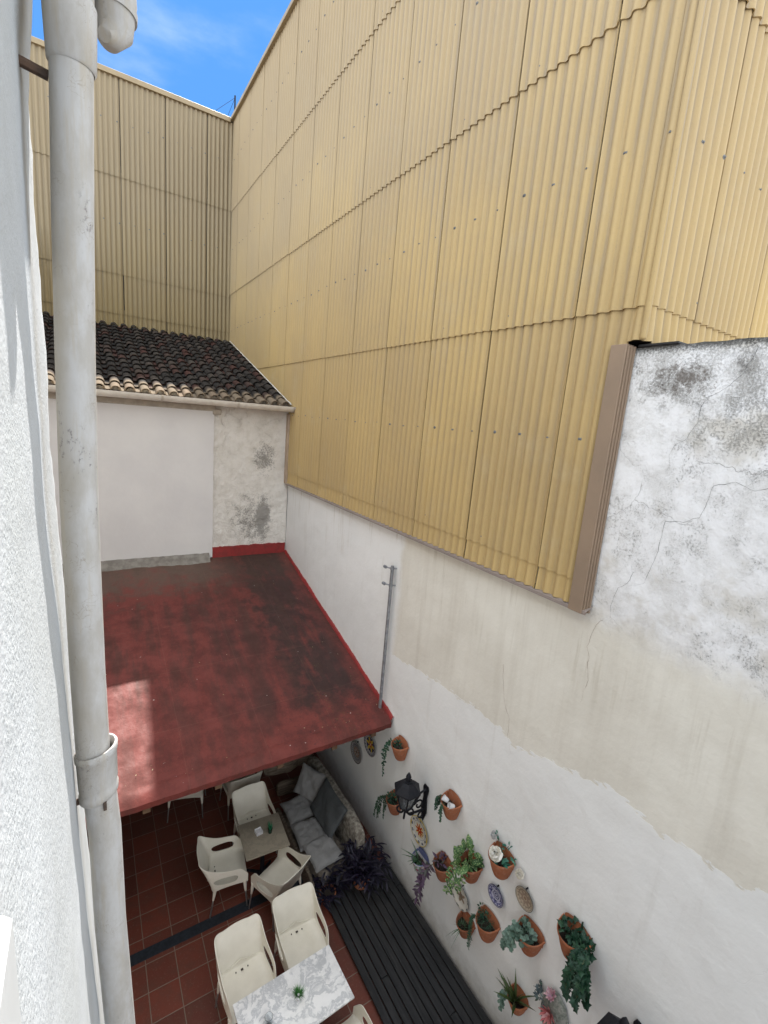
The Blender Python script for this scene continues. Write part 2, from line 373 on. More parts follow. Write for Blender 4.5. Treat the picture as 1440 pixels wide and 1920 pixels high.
def m_pipe():
    n = Nd('old white pipe'); P = n.pos(); x, y, z = n.xyz(P)
    mid = n.noise(n.scl(P, (1, 1, 0.4)), 16, 6, 0.65); fine = n.noise(n.scl(P, (1, 1, 0.6)), 95, 4, 0.7)
    c = n.mix(n.ss(mid, 0.35, 0.65), (0.53, 0.525, 0.52), (0.44, 0.42, 0.39))
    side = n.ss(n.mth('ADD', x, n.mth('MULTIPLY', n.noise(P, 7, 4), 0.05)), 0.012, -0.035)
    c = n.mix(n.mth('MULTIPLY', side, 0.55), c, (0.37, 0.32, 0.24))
    sp = n.mth('MULTIPLY', n.ss(fine, 0.55, 0.66), n.ss(n.noise(n.scl(P, (1, 1, 0.6)), 4.5, 5, 0.65), 0.53, 0.66))
    c = n.mix(n.mth('MULTIPLY', sp, 0.8), c, (0.16, 0.14, 0.15))
    curl = n.mth('MULTIPLY', n.ss(n.mth('ABSOLUTE', n.mth('SUBTRACT', n.noise(P, 28, 3, 0.5, 0.6), 0.5)), 0.012, 0.003), n.ss(n.noise(P, 6, 2), 0.5, 0.6))
    c = n.mix(n.mth('MULTIPLY', curl, 0.45), c, (0.26, 0.2, 0.14))
    st = n.ss(n.noise(n.scl(P, (6, 6, 0.5)), 6, 5, 0.65), 0.48, 0.70, 0, 0.7)
    c = n.mix(st, c, (0.46, 0.41, 0.33))
    nm = n.bump(mid, 0.002, 0.8); nm = n.bump(sp, 0.001, 0.8, nm)
    return n.done(c, 0.6, nm, spec=0.35)
M_PIPE = m_pipe()
M_RUST = simple('rusty bracket iron', (0.16, 0.10, 0.07), (0.07, 0.05, 0.04), 0.8, 30, 0.001, 90, world_space=True)

def m_floor():
    n = Nd('terracotta floor tile'); P = n.pos(); x, y, z = n.xyz(P)
    T = 0.3333
    fx = n.mth('DIVIDE', n.mth('SUBTRACT', x, 0.067), T); fy = n.mth('DIVIDE', n.mth('SUBTRACT', y, 4.855), T)
    cell = n.comb(n.mth('FLOOR', fx), n.mth('FLOOR', fy), 0.0)
    wn_ = n.t.nodes.new('ShaderNodeTexWhiteNoise'); n.put(wn_.inputs['Vector'], cell)
    jx = n.mth('PINGPONG', fx, 0.5); jy = n.mth('PINGPONG', fy, 0.5)
    g = n.ss(n.mth('MINIMUM', jx, jy), 0.020, 0.010)
    c = n.mix(wn_.outputs['Value'], (0.165, 0.042, 0.026), (0.105, 0.030, 0.020))
    c = n.mix(n.ss(n.noise(P, 7, 6), 0.4, 0.7, 0, 0.5), c, (0.10, 0.045, 0.032))
    c = n.mix(n.ss(n.noise(P, 50, 4), 0.55, 0.72, 0, 0.3), c, (0.22, 0.12, 0.09))
    c = n.mix(n.mth('MULTIPLY', g, 0.8), c, (0.20, 0.155, 0.12))
    nm = n.bump(n.mth('SUBTRACT', 1.0, g), 0.003, 0.8); nm = n.bump(n.noise(P, 20, 4), 0.002, 0.7, nm)
    return n.done(c, 0.55, nm, spec=0.35)
M_FLOOR = m_floor()
M_STRIP = simple('dark slate strip', (0.022, 0.027, 0.036), (0.012, 0.015, 0.02), 0.55, 30, 0.001, 80, world_space=True)

def m_deck():
    n = Nd('weathered black timber'); P = n.pos()
    v = n.scl(P, (9, 0.5, 9))
    gr = n.noise(v, 4, 6, 0.65); isl = n.island()
    c = n.mix(n.ss(gr, 0.35, 0.7), (0.013, 0.013, 0.014), (0.034, 0.033, 0.034))
    c = n.mix(n.mth('MULTIPLY', isl, 0.5), c, (0.018, 0.018, 0.020))
    c = n.mix(n.ss(n.noise(P, 2.5, 5), 0.55, 0.7, 0, 0.4), c, (0.045, 0.040, 0.036))
    return n.done(c, 0.75, n.bump(gr, 0.004, 0.9), spec=0.3)
M_DECK = m_deck()

def m_rooftile():
    n = Nd('old clay roof tile'); P = n.pos(); isl = n.island()
    c = n.ramp(isl, [(0.0, (0.018, 0.016, 0.015)), (0.30, (0.040, 0.034, 0.030)), (0.55, (0.024, 0.021, 0.020)), (0.74, (0.058, 0.048, 0.040)), (0.86, (0.060, 0.024, 0.019)), (1.0, (0.065, 0.055, 0.046))])
    c = n.mix(n.ss(n.noise(P, 18, 6, 0.7), 0.48, 0.68, 0, 0.75), c, (0.022, 0.020, 0.018))
    c = n.mix(n.ss(n.noise(P, 50, 4, 0.7), 0.60, 0.72, 0, 0.6), c, (0.20, 0.185, 0.16))
    x, y, z = n.xyz(P)
    e = n.ss(n.mth('ADD', y, n.mth('MULTIPLY', n.noise(P, 30, 3), 0.1)), 10.30, 10.12)
    c = n.mix(n.mth('MULTIPLY', e, 0.6), c, (0.30, 0.235, 0.165))  # eave row lightened: the sunlit strip is painted into the tile colour
    return n.done(c, 0.92, n.bump(n.noise(P, 60, 4), 0.004, 0.8), spec=0.2)
M_TILE = m_rooftile()
M_GUTTER = simple('cream gutter', (0.76, 0.71, 0.63), (0.66, 0.60, 0.52), 0.45, 6, world_space=True)
M_BEAM = simple('beige painted beam', (0.50, 0.44, 0.36), (0.38, 0.33, 0.27), 0.85, 8, 0.004, 40, world_space=True)
M_DARK = simple('dark under roof', (0.06, 0.05, 0.045), None, 0.9, 5, world_space=True)
M_FAR = simple('pale plaster', (0.62, 0.60, 0.56), None, 0.9, 3, 0.01, 20, world_space=True)
M_MEMBRANE = simple('black roofing felt', (0.02, 0.02, 0.022), None, 0.6, 12, world_space=True)

# ------------------------------------------------------------------ ground and patio floor
bm = B(); box(bm, (-600, -600, FLOOR - 1.0), (600, 600, FLOOR - 0.012))
g = link('ground', bm, simple('bare ground', (0.22, 0.19, 0.16), None, 0.95, 1.5, world_space=True)); tag(g, kind='structure')
bm = B(); box(bm, (-1.5, -6.0, FLOOR - 0.010), (WX + 0.02, 9.96, FLOOR))
tag(link('patio_floor', bm, M_FLOOR), kind='structure')
bm = B(); box(bm, (-1.5, 5.245, FLOOR - 0.003), (2.62, 5.385, FLOOR + 0.004))
tag(link('floor_strip', bm, M_STRIP), kind='structure')

# timber deck along the wall
deck = empty('timber_deck', (3.2, 2.0, FLOOR), 'dark weathered timber deck of narrow boards running along the foot of the white wall', 'deck')
bm = B(); xx = 2.66; k = 0
while xx < 3.70:
    w = 0.088 + random.uniform(-0.004, 0.004)
    y = -3.0
    while y < 5.0:
        L = random.choice((2.2, 2.8, 3.1)); y1 = min(y + L, 4.98)
        dz = random.uniform(-0.003, 0.003); j = random.uniform(-0.002, 0.002)
        box(bm, (xx + j, y + 0.004, FLOOR + 0.055 + dz), (xx + w + j, y1 - 0.004, FLOOR + 0.083 + dz), 0.004)
        y = y1 if y1 < 4.97 else 9
    xx += w + 0.014; k += 1
link('board', bm, M_DECK, deck)
bm = B()
for y in (1.5, 4.89):
    bm = B(); box(bm, (2.67, y, FLOOR + 0.001), (3.72, y + 0.08, FLOOR + 0.054)); link('joist', bm, M_DARK, deck)

# ------------------------------------------------------------------ long white wall (right)
wall = empty('long_wall', (WX, 2.0, FLOOR), 'long white plastered side wall, clean paint low down, cream above, mouldy grey at its top right', 'wall')
bm = B()
def wtop(y): return 0.755 + 0.02 * fb(y * 1.3, 3.1) + 0.012 * fb(y * 7, 1.0)
def wsurf(y, z): return WX + 0.010 * fb(y * 0.8, z * 0.8, 5.0) + 0.004 * fb(y * 4, z * 4, 9.0)
ny = 150; nz_ = 70
def wf(u, v):
    y = -6.0 + u * 16.0; zt = wtop(y) if y < 2.6 else -1.30
    z = FLOOR - 0.02 + v * (zt - FLOOR + 0.02)
    return (wsurf(y, z), y, z)
# two pieces: low full-length wall and the tall near piece
def near(u, v):
    y = -6.0 + u * 8.44; z = FLOOR - 0.02 + v * (wtop(y) - FLOOR + 0.02); return (wsurf(y, z), y, z)
def farp(u, v):
    y = 2.44 + u * (9.97 - 2.44); z = FLOOR - 0.02 + v * (-1.30 - FLOOR + 0.02); return (wsurf(y, z), y, z)
a = grid(bm, near, 120, 110)
for i in range(120):      # top and back of the near wall
    p, q = a[i][-1], a[i+1][-1]
    p2 = bm.verts.new((WX + 0.24, p.co.y, p.co.z - 0.03)); q2 = bm.verts.new((WX + 0.24, q.co.y, q.co.z - 0.03))
    p3 = bm.verts.new((WX + 0.24, p.co.y, FLOOR)); q3 = bm.verts.new((WX + 0.24, q.co.y, FLOOR))
    bm.faces.new((p, q, q2, p2)); bm.faces.new((p2, q2, q3, p3))
e0 = a[-1]
c1 = bm.verts.new((WX + 0.24, 2.44, e0[-1].co.z - 0.03)); c2 = bm.verts.new((WX + 0.24, 2.44, FLOOR))
bm.faces.new([v for v in e0] + [c1, c2])
b_ = grid(bm, farp, 110, 90)
t0 = [b_[i][-1] for i in range(111)]
for i in range(110):
    p2 = bm.verts.new((WX + 0.24, t0[i].co.y, -1.30)); q2 = bm.verts.new((WX + 0.24, t0[i+1].co.y, -1.30))
    bm.faces.new((t0[i], t0[i+1], q2, p2))
link('plaster_face', bm, M_WALL, wall, smooth=True, angle=0.6)
# cracks running down the weathered part
M_CRACK = simple('crack shadow line', (0.05, 0.045, 0.04), None, 1.0, world_space=True)
M_CRACK2 = simple('thin brown crack', (0.30, 0.20, 0.15), None, 1.0, world_space=True)
def crack(pts, w, mat):
    bm = B(); prev = None; P = []
    for (p, q) in zip(pts, pts[1:]):
        n_ = max(3, int(math.dist(p, q) / 0.03))
        for i in range(n_):
            t = i / n_; y = p[0] + (q[0]-p[0]) * t; z = p[1] + (q[1]-p[1]) * t
            P.append((y + 0.018 * fb(z * 9, y * 9, 2.0), z + 0.012 * fb(y * 11, z * 11, 7.0)))
    P.append(pts[-1])
    for i, (y, z) in enumerate(P):
        ww = w * (0.45 + 0.9 * abs(fb(i * 0.35, 1.7))) * (1 if i < len(P) - 6 else 0.4)
        d = Vector((P[min(i+1, len(P)-1)][0] - P[max(i-1, 0)][0], P[min(i+1, len(P)-1)][1] - P[max(i-1, 0)][1])); d.normalize()
        s = wsurf(y, z) - 0.0035
        v1 = bm.verts.new((s, y - d.y * ww, z + d.x * ww)); v2 = bm.verts.new((s, y + d.y * ww, z - d.x * ww))
        if prev: bm.faces.new((prev[0], prev[1], v2, v1))
        prev = (v1, v2)
    o = link('crack', bm, mat, wall); return o
crack([(1.46, 0.70), (1.52, 0.52), (1.62, 0.42), (1.72, 0.36), (1.74, 0.18), (1.80, 0.07), (1.87, 0.02), (1.90, -0.20)], 0.0013, M_CRACK)
crack([(1.20, -0.02), (1.22, -0.22), (1.30, -0.25), (1.42, -0.22), (1.55, -0.26), (1.60, -0.50), (1.70, -0.56), (1.82, -0.58), (1.86, -0.95), (1.90, -1.12), (2.02, -1.18)], 0.0013, M_CRACK)
crack([(2.00, -1.05), (2.03, -1.16), (2.10, -1.22), (2.14, -1.40), (2.12, -1.50), (2.0, -1.56)], 0.0013, M_CRACK)
crack([(1.12, -0.30), (1.14, -0.52)], 0.0018, M_CRACK)
crack([(2.19, -1.56), (2.24, -1.62), (2.28, -1.85), (2.22, -2.15), (2.25, -2.40)], 0.0016, M_CRACK2)
crack([(3.20, -2.50), (3.16, -2.75), (3.10, -2.95), (3.02, -3.05), (3.0, -3.25), (2.92, -3.42)], 0.0016, M_CRACK2)

# ------------------------------------------------------------------ corrugated cladding
PIT = 1.05 / 9; AMP = 0.0185; THK = 0.009
def wave(s): 
    s -= 2.88; c = math.cos(2 * PI * s / PIT); return AMP * (c - 0.12 * math.cos(3 * 2 * PI * s / PIT) * 0.6)
def sheet(bm, fr, s0, s1, z0, z1, lift0, lift1, edge):
    """fr(s, off, z) -> point; edge = +1/-1/0 which side edge is drawn as a visible thickness."""
    step = PIT / 10; n_ = max(2, int(round((s1 - s0) / step)))
    rows = []
    for z, lf, jz in ((z0, lift0, 1), (z1, lift1, 0)):
        r = []
        for i in range(n_ + 1):
            s = s0 + (s1 - s0) * i / n_
            r.append(bm.verts.new(fr(s, wave(s) + lf + (0.006 * (1 - i / n_) if edge < 0 else 0), z)))
        rows.append(r)
    back = []
    for i in range(n_ + 1):
        s = s0 + (s1 - s0) * i / n_
        back.append(bm.verts.new(fr(s, wave(s) + lift0 - THK, z0)))
    for i in range(n_):
        bm.faces.new((rows[0][i], rows[0][i+1], rows[1][i+1], rows[1][i]))
        bm.faces.new((back[i], back[i+1], rows[0][i+1], rows[0][i]))
    b1 = bm.verts.new(fr(s0, wave(s0) + lift1 - THK, z1))
    bm.faces.new((rows[0][0], rows[1][0], b1, back[0]))
    b2 = bm.verts.new(fr(s1, wave(s1) + lift1 - THK, z1))
    bm.faces.new((rows[0][-1], rows[1][-1], b2, back[-1]))
SEAMS = [-1.50, -1.27, 1.06, 3.30, 5.55, 7.86]
def clad(bm, fr, sa, sb, first, seams, width=1.05, rnd=0):
    rr = random.Random(rnd)
    s = first - width * math.ceil((first - sa) / width)
    while s < sb:
        a = max(sa, s); b = min(sb, s + width)
        if b - a > 0.05:
            for k in range(len(seams) - 1):
                z0 = seams[k]; z1 = seams[k+1] + (0.12 if k < len(seams) - 2 else 0)
                jl = rr.uniform(0.0, 0.003)
                gp = rr.uniform(0.006, 0.020) if a > sa else 0.0
                sheet(bm, fr, a + gp, b - (rr.uniform(0.0, 0.006) if b < sb else 0), z0 + rr.uniform(-0.004, 0.004), z1, 0.020 + jl, 0.001 + jl, -1)
        s += width
hall = empty('warehouse_side', (4.6, 9.0, FLOOR), 'tall warehouse side clad in tan corrugated sheets above the long white wall', 'building')
frR = lambda s, off, z: (CX - off, s, z)
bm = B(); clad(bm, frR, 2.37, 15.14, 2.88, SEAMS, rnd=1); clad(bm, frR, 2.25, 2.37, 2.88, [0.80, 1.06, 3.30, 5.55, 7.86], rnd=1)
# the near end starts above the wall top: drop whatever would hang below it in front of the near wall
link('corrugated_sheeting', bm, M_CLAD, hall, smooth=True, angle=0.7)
frS = lambda s, off, z: (s, 2.25 - off, z)
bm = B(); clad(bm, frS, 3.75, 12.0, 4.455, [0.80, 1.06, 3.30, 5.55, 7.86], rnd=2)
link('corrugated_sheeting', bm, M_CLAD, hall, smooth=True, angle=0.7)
bm = B()    # corner roll between the two faces
box(bm, (3.715, 2.215, 0.80), (3.765, 2.262, 7.86), 0.02, seg=3)
link('corner_trim', bm, M_CLAD, hall, smooth=True, angle=0.7)
bm = B()    # body of the building behind the sheets
box(bm, (3.79 + 0.26, 2.30, FLOOR), (12.0, 24.0, 7.80)); box(bm, (3.79, 2.47, -1.30), (4.04, 24.0, 7.80)); box(bm, (3.79, 2.30, 0.83), (4.04, 2.465, 7.80))
link('building_body', bm, M_DARK, hall)
bm = B()    # cap flashing at the top
box(bm, (3.66, 2.16, 7.84), (3.98, 15.46, 7.93), 0.006); box(bm, (3.985, 2.16, 7.84), (12.0, 2.42, 7.93), 0.006)
link('cap_flashing', bm, M_TRIM2, hall)
bm = B()    # near end trim at the side of the sheets
box(bm, (3.695, 2.335, -1.545), (3.800, 2.475, 0.775), 0.004)
link('edge_flashing', bm, M_TRIM, hall)
bm = B()
for k in range(3): box(bm, (3.712 + 0.026 * k, 2.333 - 0.009 * (k + 1), -1.54), (3.736 + 0.026 * k, 2.334, 0.76), 0.002)
link('edge_rib', bm, M_TRIM, hall)
bm = B()    # drip flashing under the sheets: sloped lip
vs1 = [(3.80, -1.475), (3.705, -1.512), (3.705, -1.545), (3.712, -1.545), (3.712, -1.52), (3.80, -1.488)]
A_ = [bm.verts.new((x_, 2.30, z_)) for x_, z_ in vs1]; B__ = [bm.verts.new((x_, 9.86, z_)) for x_, z_ in vs1]
for i in range(6): bm.faces.new((A_[i], A_[(i+1) % 6], B__[(i+1) % 6], B__[i]))
bm.faces.new(A_); bm.faces.new(B__[::-1])
link('drip_flashing', bm, M_DRIP, hall)
bm = B(); box(bm, (3.69, 9.80, -1.52), (3.80, 9.93, 0.0), 0.004)
link('end_flashing', bm, simple('pinkish end flashing', (0.50, 0.38, 0.28), None, 0.6, 4, world_space=True), hall)
bm = B(); box(bm, (3.78, 1.98, 0.757), (4.02, 2.29, 0.776), 0.004)
link('roofing_felt', bm, M_MEMBRANE, hall)

def screws(frame_fn, pts, parent, limit=100):
    """round washers with a domed cap; the nearest ones are parts, the rest one mass part."""
    pts = sorted(pts, key=lambda p: Vector(frame_fn(p[0], 0, p[1])).length)
    def add(bm, s, z):
        c0 = wave(s)
        for r0, h0, r1, h1 in ((0.019, 0.0, 0.019, 0.005), (0.019, 0.005, 0.010, 0.008), (0.010, 0.008, 0.007, 0.016)):
            n_ = 10; A = [bm.verts.new(frame_fn(s + r0 * math.cos(2*PI*i/n_), c0 + 0.006 + h0, z + r0 * math.sin(2*PI*i/n_))) for i in range(n_)]
            Bv = [bm.verts.new(frame_fn(s + r1 * math.cos(2*PI*i/n_), c0 + 0.006 + h1, z + r1 * math.sin(2*PI*i/n_))) for i in range(n_)]
            for i in range(n_): bm.faces.new((A[i], A[(i+1) % n_], Bv[(i+1) % n_], Bv[i]))
            if h1 > 0.01: bm.faces.new(Bv)
    for p in pts[:limit]:
        bm = B(); add(bm, *p); link('fixing_cap', bm, M_SCREW, parent)
    if len(pts) > limit:
        bm = B()
        for p in pts[limit:]: add(bm, *p)
        tag(link('fixing_cap', bm, M_SCREW, parent), kind='stuff')
P_ = []
rr = random.Random(4)
rows_z = [-1.16, -0.02, 1.16, 2.28, 3.40, 4.5, 5.66, 6.8]
for ri, z in enumerate(rows_z):
    k0 = 0
    for k in range(-5, 105, 3):
        s = 2.88 + k * PIT
        if s < 2.50 and z < 0.9: continue
        if s < 15: P_.append((s, z + rr.uniform(-0.015, 0.015)))
screws(frR, P_, hall, 76)
P_ = [(2.88 + k * PIT, z + rr.uniform(-0.02, 0.02)) for z in (1.18, 2.28, 3.42, 4.5) for k in range(10, 67, 3)]
screws(frS, P_, hall, 24)

back = empty('rear_warehouse', (1.5, 15.3, FLOOR), 'tan corrugated warehouse end wall rising behind the old tiled roof, under the blue sky', 'building')
frB = lambda s, off, z: (s, 15.15 - off, z)
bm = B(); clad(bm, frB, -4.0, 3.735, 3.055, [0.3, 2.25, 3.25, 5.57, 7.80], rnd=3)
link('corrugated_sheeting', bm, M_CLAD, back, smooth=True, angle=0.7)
bm = B(); box(bm, (-4.0, 15.19, FLOOR), (4.04, 24.0, 7.78)); link('building_body', bm, M_DARK, back)
bm = B(); box(bm, (-4.0, 15.085, 7.78), (3.655, 15.45, 7.90), 0.006); link('cap_flashing', bm, M_TRIM2, back)
P_ = [(2.88 + k * PIT, z + rr.uniform(-0.02, 0.02)) for z in (2.36, 3.38, 4.5, 5.68, 6.8) for k in range(-29, 7, 3)]
screws(frB, P_, back, 60)
# thin mast on the corner of the two buildings
mast = empty('roof_mast', (3.78, 15.2, 7.9), 'thin dark mast with stay wires at the corner of the warehouse roofs', 'mast')
M_IRON = simple('black iron', (0.010, 0.011, 0.015), (0.016, 0.016, 0.020), 0.55, 20, 0.001, 60, spec=0.2)
bm = B(); tube(bm, [(3.80, 15.25, 7.80), (3.80, 15.25, 8.55)], 0.022, 8); link('pole', bm, M_IRON, mast)
bm = B(); tube(bm, [(3.80, 15.25, 8.50), (3.15, 15.3, 7.88)], 0.005, 5); link('stay_wire', bm, M_IRON, mast)
bm = B(); tube(bm, [(3.80, 15.25, 8.50), (3.6, 15.9, 7.88)], 0.005, 5); link('stay_wire', bm, M_IRON, mast)

# ------------------------------------------------------------------ low house with the tiled roof at the end
house = empty('low_tiled_house', (1.5, 12.0, FLOOR), 'low house with an old dark clay tile roof and patched white end wall', 'house')
bm = B()
def bw(u, v):
    x = -1.5 + u * 5.29; z = FLOOR + v * (0.06 - FLOOR); return (x, 9.94 + 0.012 * fb(x * 1.5, z * 1.5) + 0.006 * fb(x * 6, z * 6), z)
grid(bm, bw, 90, 110)
link('wall', bm, M_BACK, house, smooth=True)
bm = B()
def pn(u, v):
    x = -1.5 + u * 3.665; z = -3.10 + v * 3.03; e = 0.012 * fb(z * 3, 2.0) if u > 0.99 else 0
    return (x + e, 9.888 + 0.006 * fb(x, z), z)
pv = grid(bm, pn, 40, 40)
rt = [pv[-1][j] for j in range(41)]; rb = [bm.verts.new((v.co.x, 9.945, v.co.z)) for v in rt]
for j in range(40): bm.faces.new((rt[j], rt[j+1], rb[j+1], rb[j]))
link('plaster_panel', bm, M_PANEL, house, smooth=True, angle=0.6)
bm = B(); box(bm, (-1.5, 9.865, -0.068), (2.20, 9.96, 0.055), 0.006); box(bm, (2.14, 9.85, -0.13), (2.30, 9.955, -0.02), 0.01)
link('beam', bm, M_BEAM, house)
bm = B()
def cf(u, v):
    x = -1.5 + u * 3.6; w = 0.20 * (0.75 + 0.4 * fb(x * 2, 3)); 
    return (x, 9.885 - w * v, -3.0 - 0.10 * v - 0.035 * v + 0.0 - 0.272 * w * v + 0.012 * fb(x * 8, v * 3))
grid(bm, cf, 60, 4); link('cement_fillet', bm, M_CEMENT, house, smooth=True)
bm = B()
def rs(u, v):
    x = 2.17 + u * 1.60; top = -2.90 + 0.02 * fb(x * 6, 1) + 0.012 * fb(x * 22, 4); z = -3.16 + v * (top + 3.16)
    return (x, 9.905 + 0.008 * fb(x * 3, z * 3) , z)
sv = grid(bm, rs, 60, 5)
for i in range(60):
    p, q = sv[i][-1], sv[i+1][-1]
    p2 = bm.verts.new((p.co.x, 9.95, p.co.z + 0.004)); q2 = bm.verts.new((q.co.x, 9.95, q.co.z + 0.004)); bm.faces.new((p, q, q2, p2))
l_ = [bm.verts.new((2.17, 9.95, v.co.z)) for v in sv[0]]
for j in range(5): bm.faces.new((sv[0][j], sv[0][j+1], l_[j+1], l_[j]))
link('red_skirting', bm, M_REDTRIM, house, smooth=True, angle=0.6)
# roof
roof_bm = B()
sl = (1.93 - 0.12) / (15.13 - 9.80); sa = math.atan(sl)
def rp_(x, t, h):    # t metres up the slope from the eave, h normal height
    return (x, 9.78 + t * math.cos(sa) - h * math.sin(sa), 0.135 + t * math.sin(sa) + h * math.cos(sa))
roof_parent = None
rr = random.Random(11)
bm = B()
PX = 0.242; EXP = 0.33
ncol = 22; nrow = 17
for c_ in range(ncol):
    xc = 3.60 - c_ * PX
    for r_ in range(nrow):
        t0_ = r_ * EXP - 0.02; L = 0.44
        if t0_ + L > 5.62: L = 5.62 - t0_
        jx = rr.uniform(-0.012, 0.012); jr = rr.uniform(-0.012, 0.012); jh = rr.uniform(0, 0.008); jt = rr.uniform(-0.02, 0.02)
        for kind in (0, 1):
            x0 = xc + (PX / 2 if kind else 0)
            ra, rb_ = (0.088, 0.070) if not kind else (0.080, 0.095)
            rows = []
            for (t_, rad, hh) in ((t0_ + jt, ra, 0.030 + jh + 0.012), (t0_ + L + jt, rb_, 0.018)):
                A = []
                for i in range(9):
                    an = PI * i / 8
                    ox = rad * math.cos(an); oz = rad * math.sin(an) * 0.85
                    if kind: A.append(bm.verts.new(rp_(x0 + jx + ox + jr * (t_ - t0_), t_, hh + 0.035 - oz * 0.75)))
                    else: A.append(bm.verts.new(rp_(x0 + jx + ox + jr * (t_ - t0_), t_, hh + oz + 0.005)))
                rows.append(A)
            A2 = []
            for i in range(9):      # visible thickness at the lower end
                an = PI * i / 8; rad = ra - 0.014
                ox = rad * math.cos(an); oz = rad * math.sin(an) * 0.85
                h = 0.030 + jh + 0.012
                A2.append(bm.verts.new(rp_(x0 + jx + ox, t0_ + jt, h + (0.035 - oz * 0.75 if kind else oz + 0.005))))
            for i in range(8):
                bm.faces.new((rows[0][i], rows[0][i+1], rows[1][i+1], rows[1][i])); bm.faces.new((rows[0][i], rows[0][i+1], A2[i+1], A2[i]))
tiles = link('roof_tiles', bm, M_TILE, house, smooth=True, angle=0.8)
bm = B()
A = [rp_(-1.75, -0.05, 0.0), rp_(3.72, -0.05, 0.0), rp_(3.72, 5.6, 0.0), rp_(-1.75, 5.6, 0.0)]
A += [(p[0], p[1], p[2] - 0.08) for p in A]; V = [bm.verts.new(p) for p in A]
for f in ((0,1,2,3),(7,6,5,4),(0,4,5,1),(1,5,6,2),(2,6,7,3),(3,7,4,0)): bm.faces.new([V[i] for i in f])
link('roof_board', bm, simple('eave brick course', (0.24, 0.10, 0.06), None, 0.9, 9, world_space=True), house)
bm = B()     # mortar plugs closing the cover tiles at the eave
for c_ in range(ncol):
    xc = 3.60 - c_ * PX
    vs_ = [rp_(xc + 0.072 * math.cos(PI * i / 8), 0.03 + 0.01 * fb(c_, i), 0.02 + 0.065 * math.sin(PI * i / 8)) for i in range(9)]
    _ = [bm.verts.new(p) for p in vs_]; bm.faces.new(_)
    if c_: bm.faces.new((_[0], prev_, bm.verts.new(rp_(xc + 0.12, 0.03, -0.01))))
    prev_ = _[-1]
link('mortar_plug', bm, simple('old mortar', (0.30, 0.27, 0.21), (0.14, 0.12, 0.10), 0.95, 20, 0.01, 40, world_space=True), house)
bm = B()     # white verge along the cladding
def vf(u, v):
    t = -0.05 + u * 5.6; return rp_(3.695 + 0.055 * v + 0.008 * fb(t * 5, 1), t, 0.05 + 0.045 * math.sin(PI * min(1, v + 0.25)) + 0.006 * fb(t * 6, v * 2))
grid(bm, vf, 60, 5); link('verge_mortar', bm, M_FAR, house, smooth=True)
gut = None
bm = B()
n_ = 12; prev = None
for x in (-1.7, 3.79):
    ring = [bm.verts.new((x, 9.61 + 0.110 * math.cos(PI + PI * i / n_), 0.150 + 0.110 * math.sin(PI + PI * i / n_))) for i in range(n_ + 1)]
    ring += [bm.verts.new((x, 9.61 + 0.103 * math.cos(-PI * i / n_), 0.150 + 0.103 * math.sin(-PI * i / n_))) for i in range(n_ + 1)]
    if prev:
        for i in range(len(ring)): bm.faces.new((prev[i], prev[(i+1) % len(ring)], ring[(i+1) % len(ring)], ring[i]))
    prev = ring
bm.faces.new([prev[i] for i in range(n_ + 1)])
g_ = link('gutter', bm, M_GUTTER, house, smooth=True, angle=0.8)
for x in (1.18, 2.55, 3.70, 0.02):
    bm = B(); ring0 = None
    for xx in (x - 0.018, x + 0.018):
        ring = [bm.verts.new((xx, 9.61 + 0.117 * math.cos(PI + PI * i / 12), 0.152 + 0.117 * math.sin(PI + PI * i / 12))) for i in range(13)]
        if ring0:
            for i in range(12): bm.faces.new((ring0[i], ring0[i+1], ring[i+1], ring[i]))
        ring0 = ring
    bmesh.ops.solidify(bm, geom=bm.faces[:], thickness=0.004)
    link('joint_collar', bm, M_GUTTER, g_, smooth=True, angle=0.8)

# ------------------------------------------------------------------ lean-to canopy roof, painted red
SL = 0.2715
def cz(y): return -4.415 + (y - 5.14) * SL
can = empty('lean_to_roof', (1.9, 7.5, FLOOR), 'sloping lean-to roof painted dull red with black grime over the patio seats', 'roof')
bm = B()
def ct(u, v):
    x = -1.5 + u * 5.26; y = 5.30 + v * (9.90 - 5.30)
    return (x, y, cz(y) + 0.008 * fb(x * 1.2, y * 1.2) + 0.003 * fb(x * 6, y * 6))
cv = grid(bm, ct, 120, 100)
def fl(u, v):     # rounded drip edge
    x = -1.5 + u * 5.26; an = v
    y = 5.30 - 0.185 * an + 0.010 * fb(x * 7, 2) * an; z = cz(5.30) - 0.185 * SL * an - 0.035 * an * an + 0.016 * math.sin(PI * an) + 0.006 * fb(x * 9, v * 2)
    return (x, y, z)
f1 = grid(bm, fl, 120, 6)
def fr2(u, v):
    x = -1.5 + u * 5.26; p = fl(u, 1.0); return (x, p[1] + 0.004 * v + 0.008 * fb(x * 12, v * 3) * v, p[2] - 0.075 * v)
f2 = grid(bm, fr2, 120, 3)
bmesh.ops.remove_doubles(bm, verts=bm.verts[:], dist=0.0008)
link('roof_slab', bm, M_CANOPY, can, smooth=True, angle=0.7)
bm = B()
V = [bm.verts.new(p) for p in ((-1.5, 5.13, cz(5.12) - 0.10), (3.77, 5.13, cz(5.12) - 0.10), (3.77, 9.9, cz(9.9) - 0.10), (-1.5, 9.9, cz(9.9) - 0.10))]
bm.faces.new(V)
link('soffit', bm, M_DARK, can)
bm = B()
for x in (0.4, 1.2, 2.0, 2.8, 3.45):
    p = [(x, 5.17), (x, 9.85)]
    V = [bm.verts.new((xx, y, cz(y) - 0.105 - dz)) for xx in (x, x + 0.08) for y in (5.17, 9.85) for dz in (0, 0.12)]
    for f in ((0,1,3,2),(4,6,7,5),(0,4,5,1),(2,3,7,6),(1,5,7,3),(0,2,6,4)): bm.faces.new([V[i] for i in f])
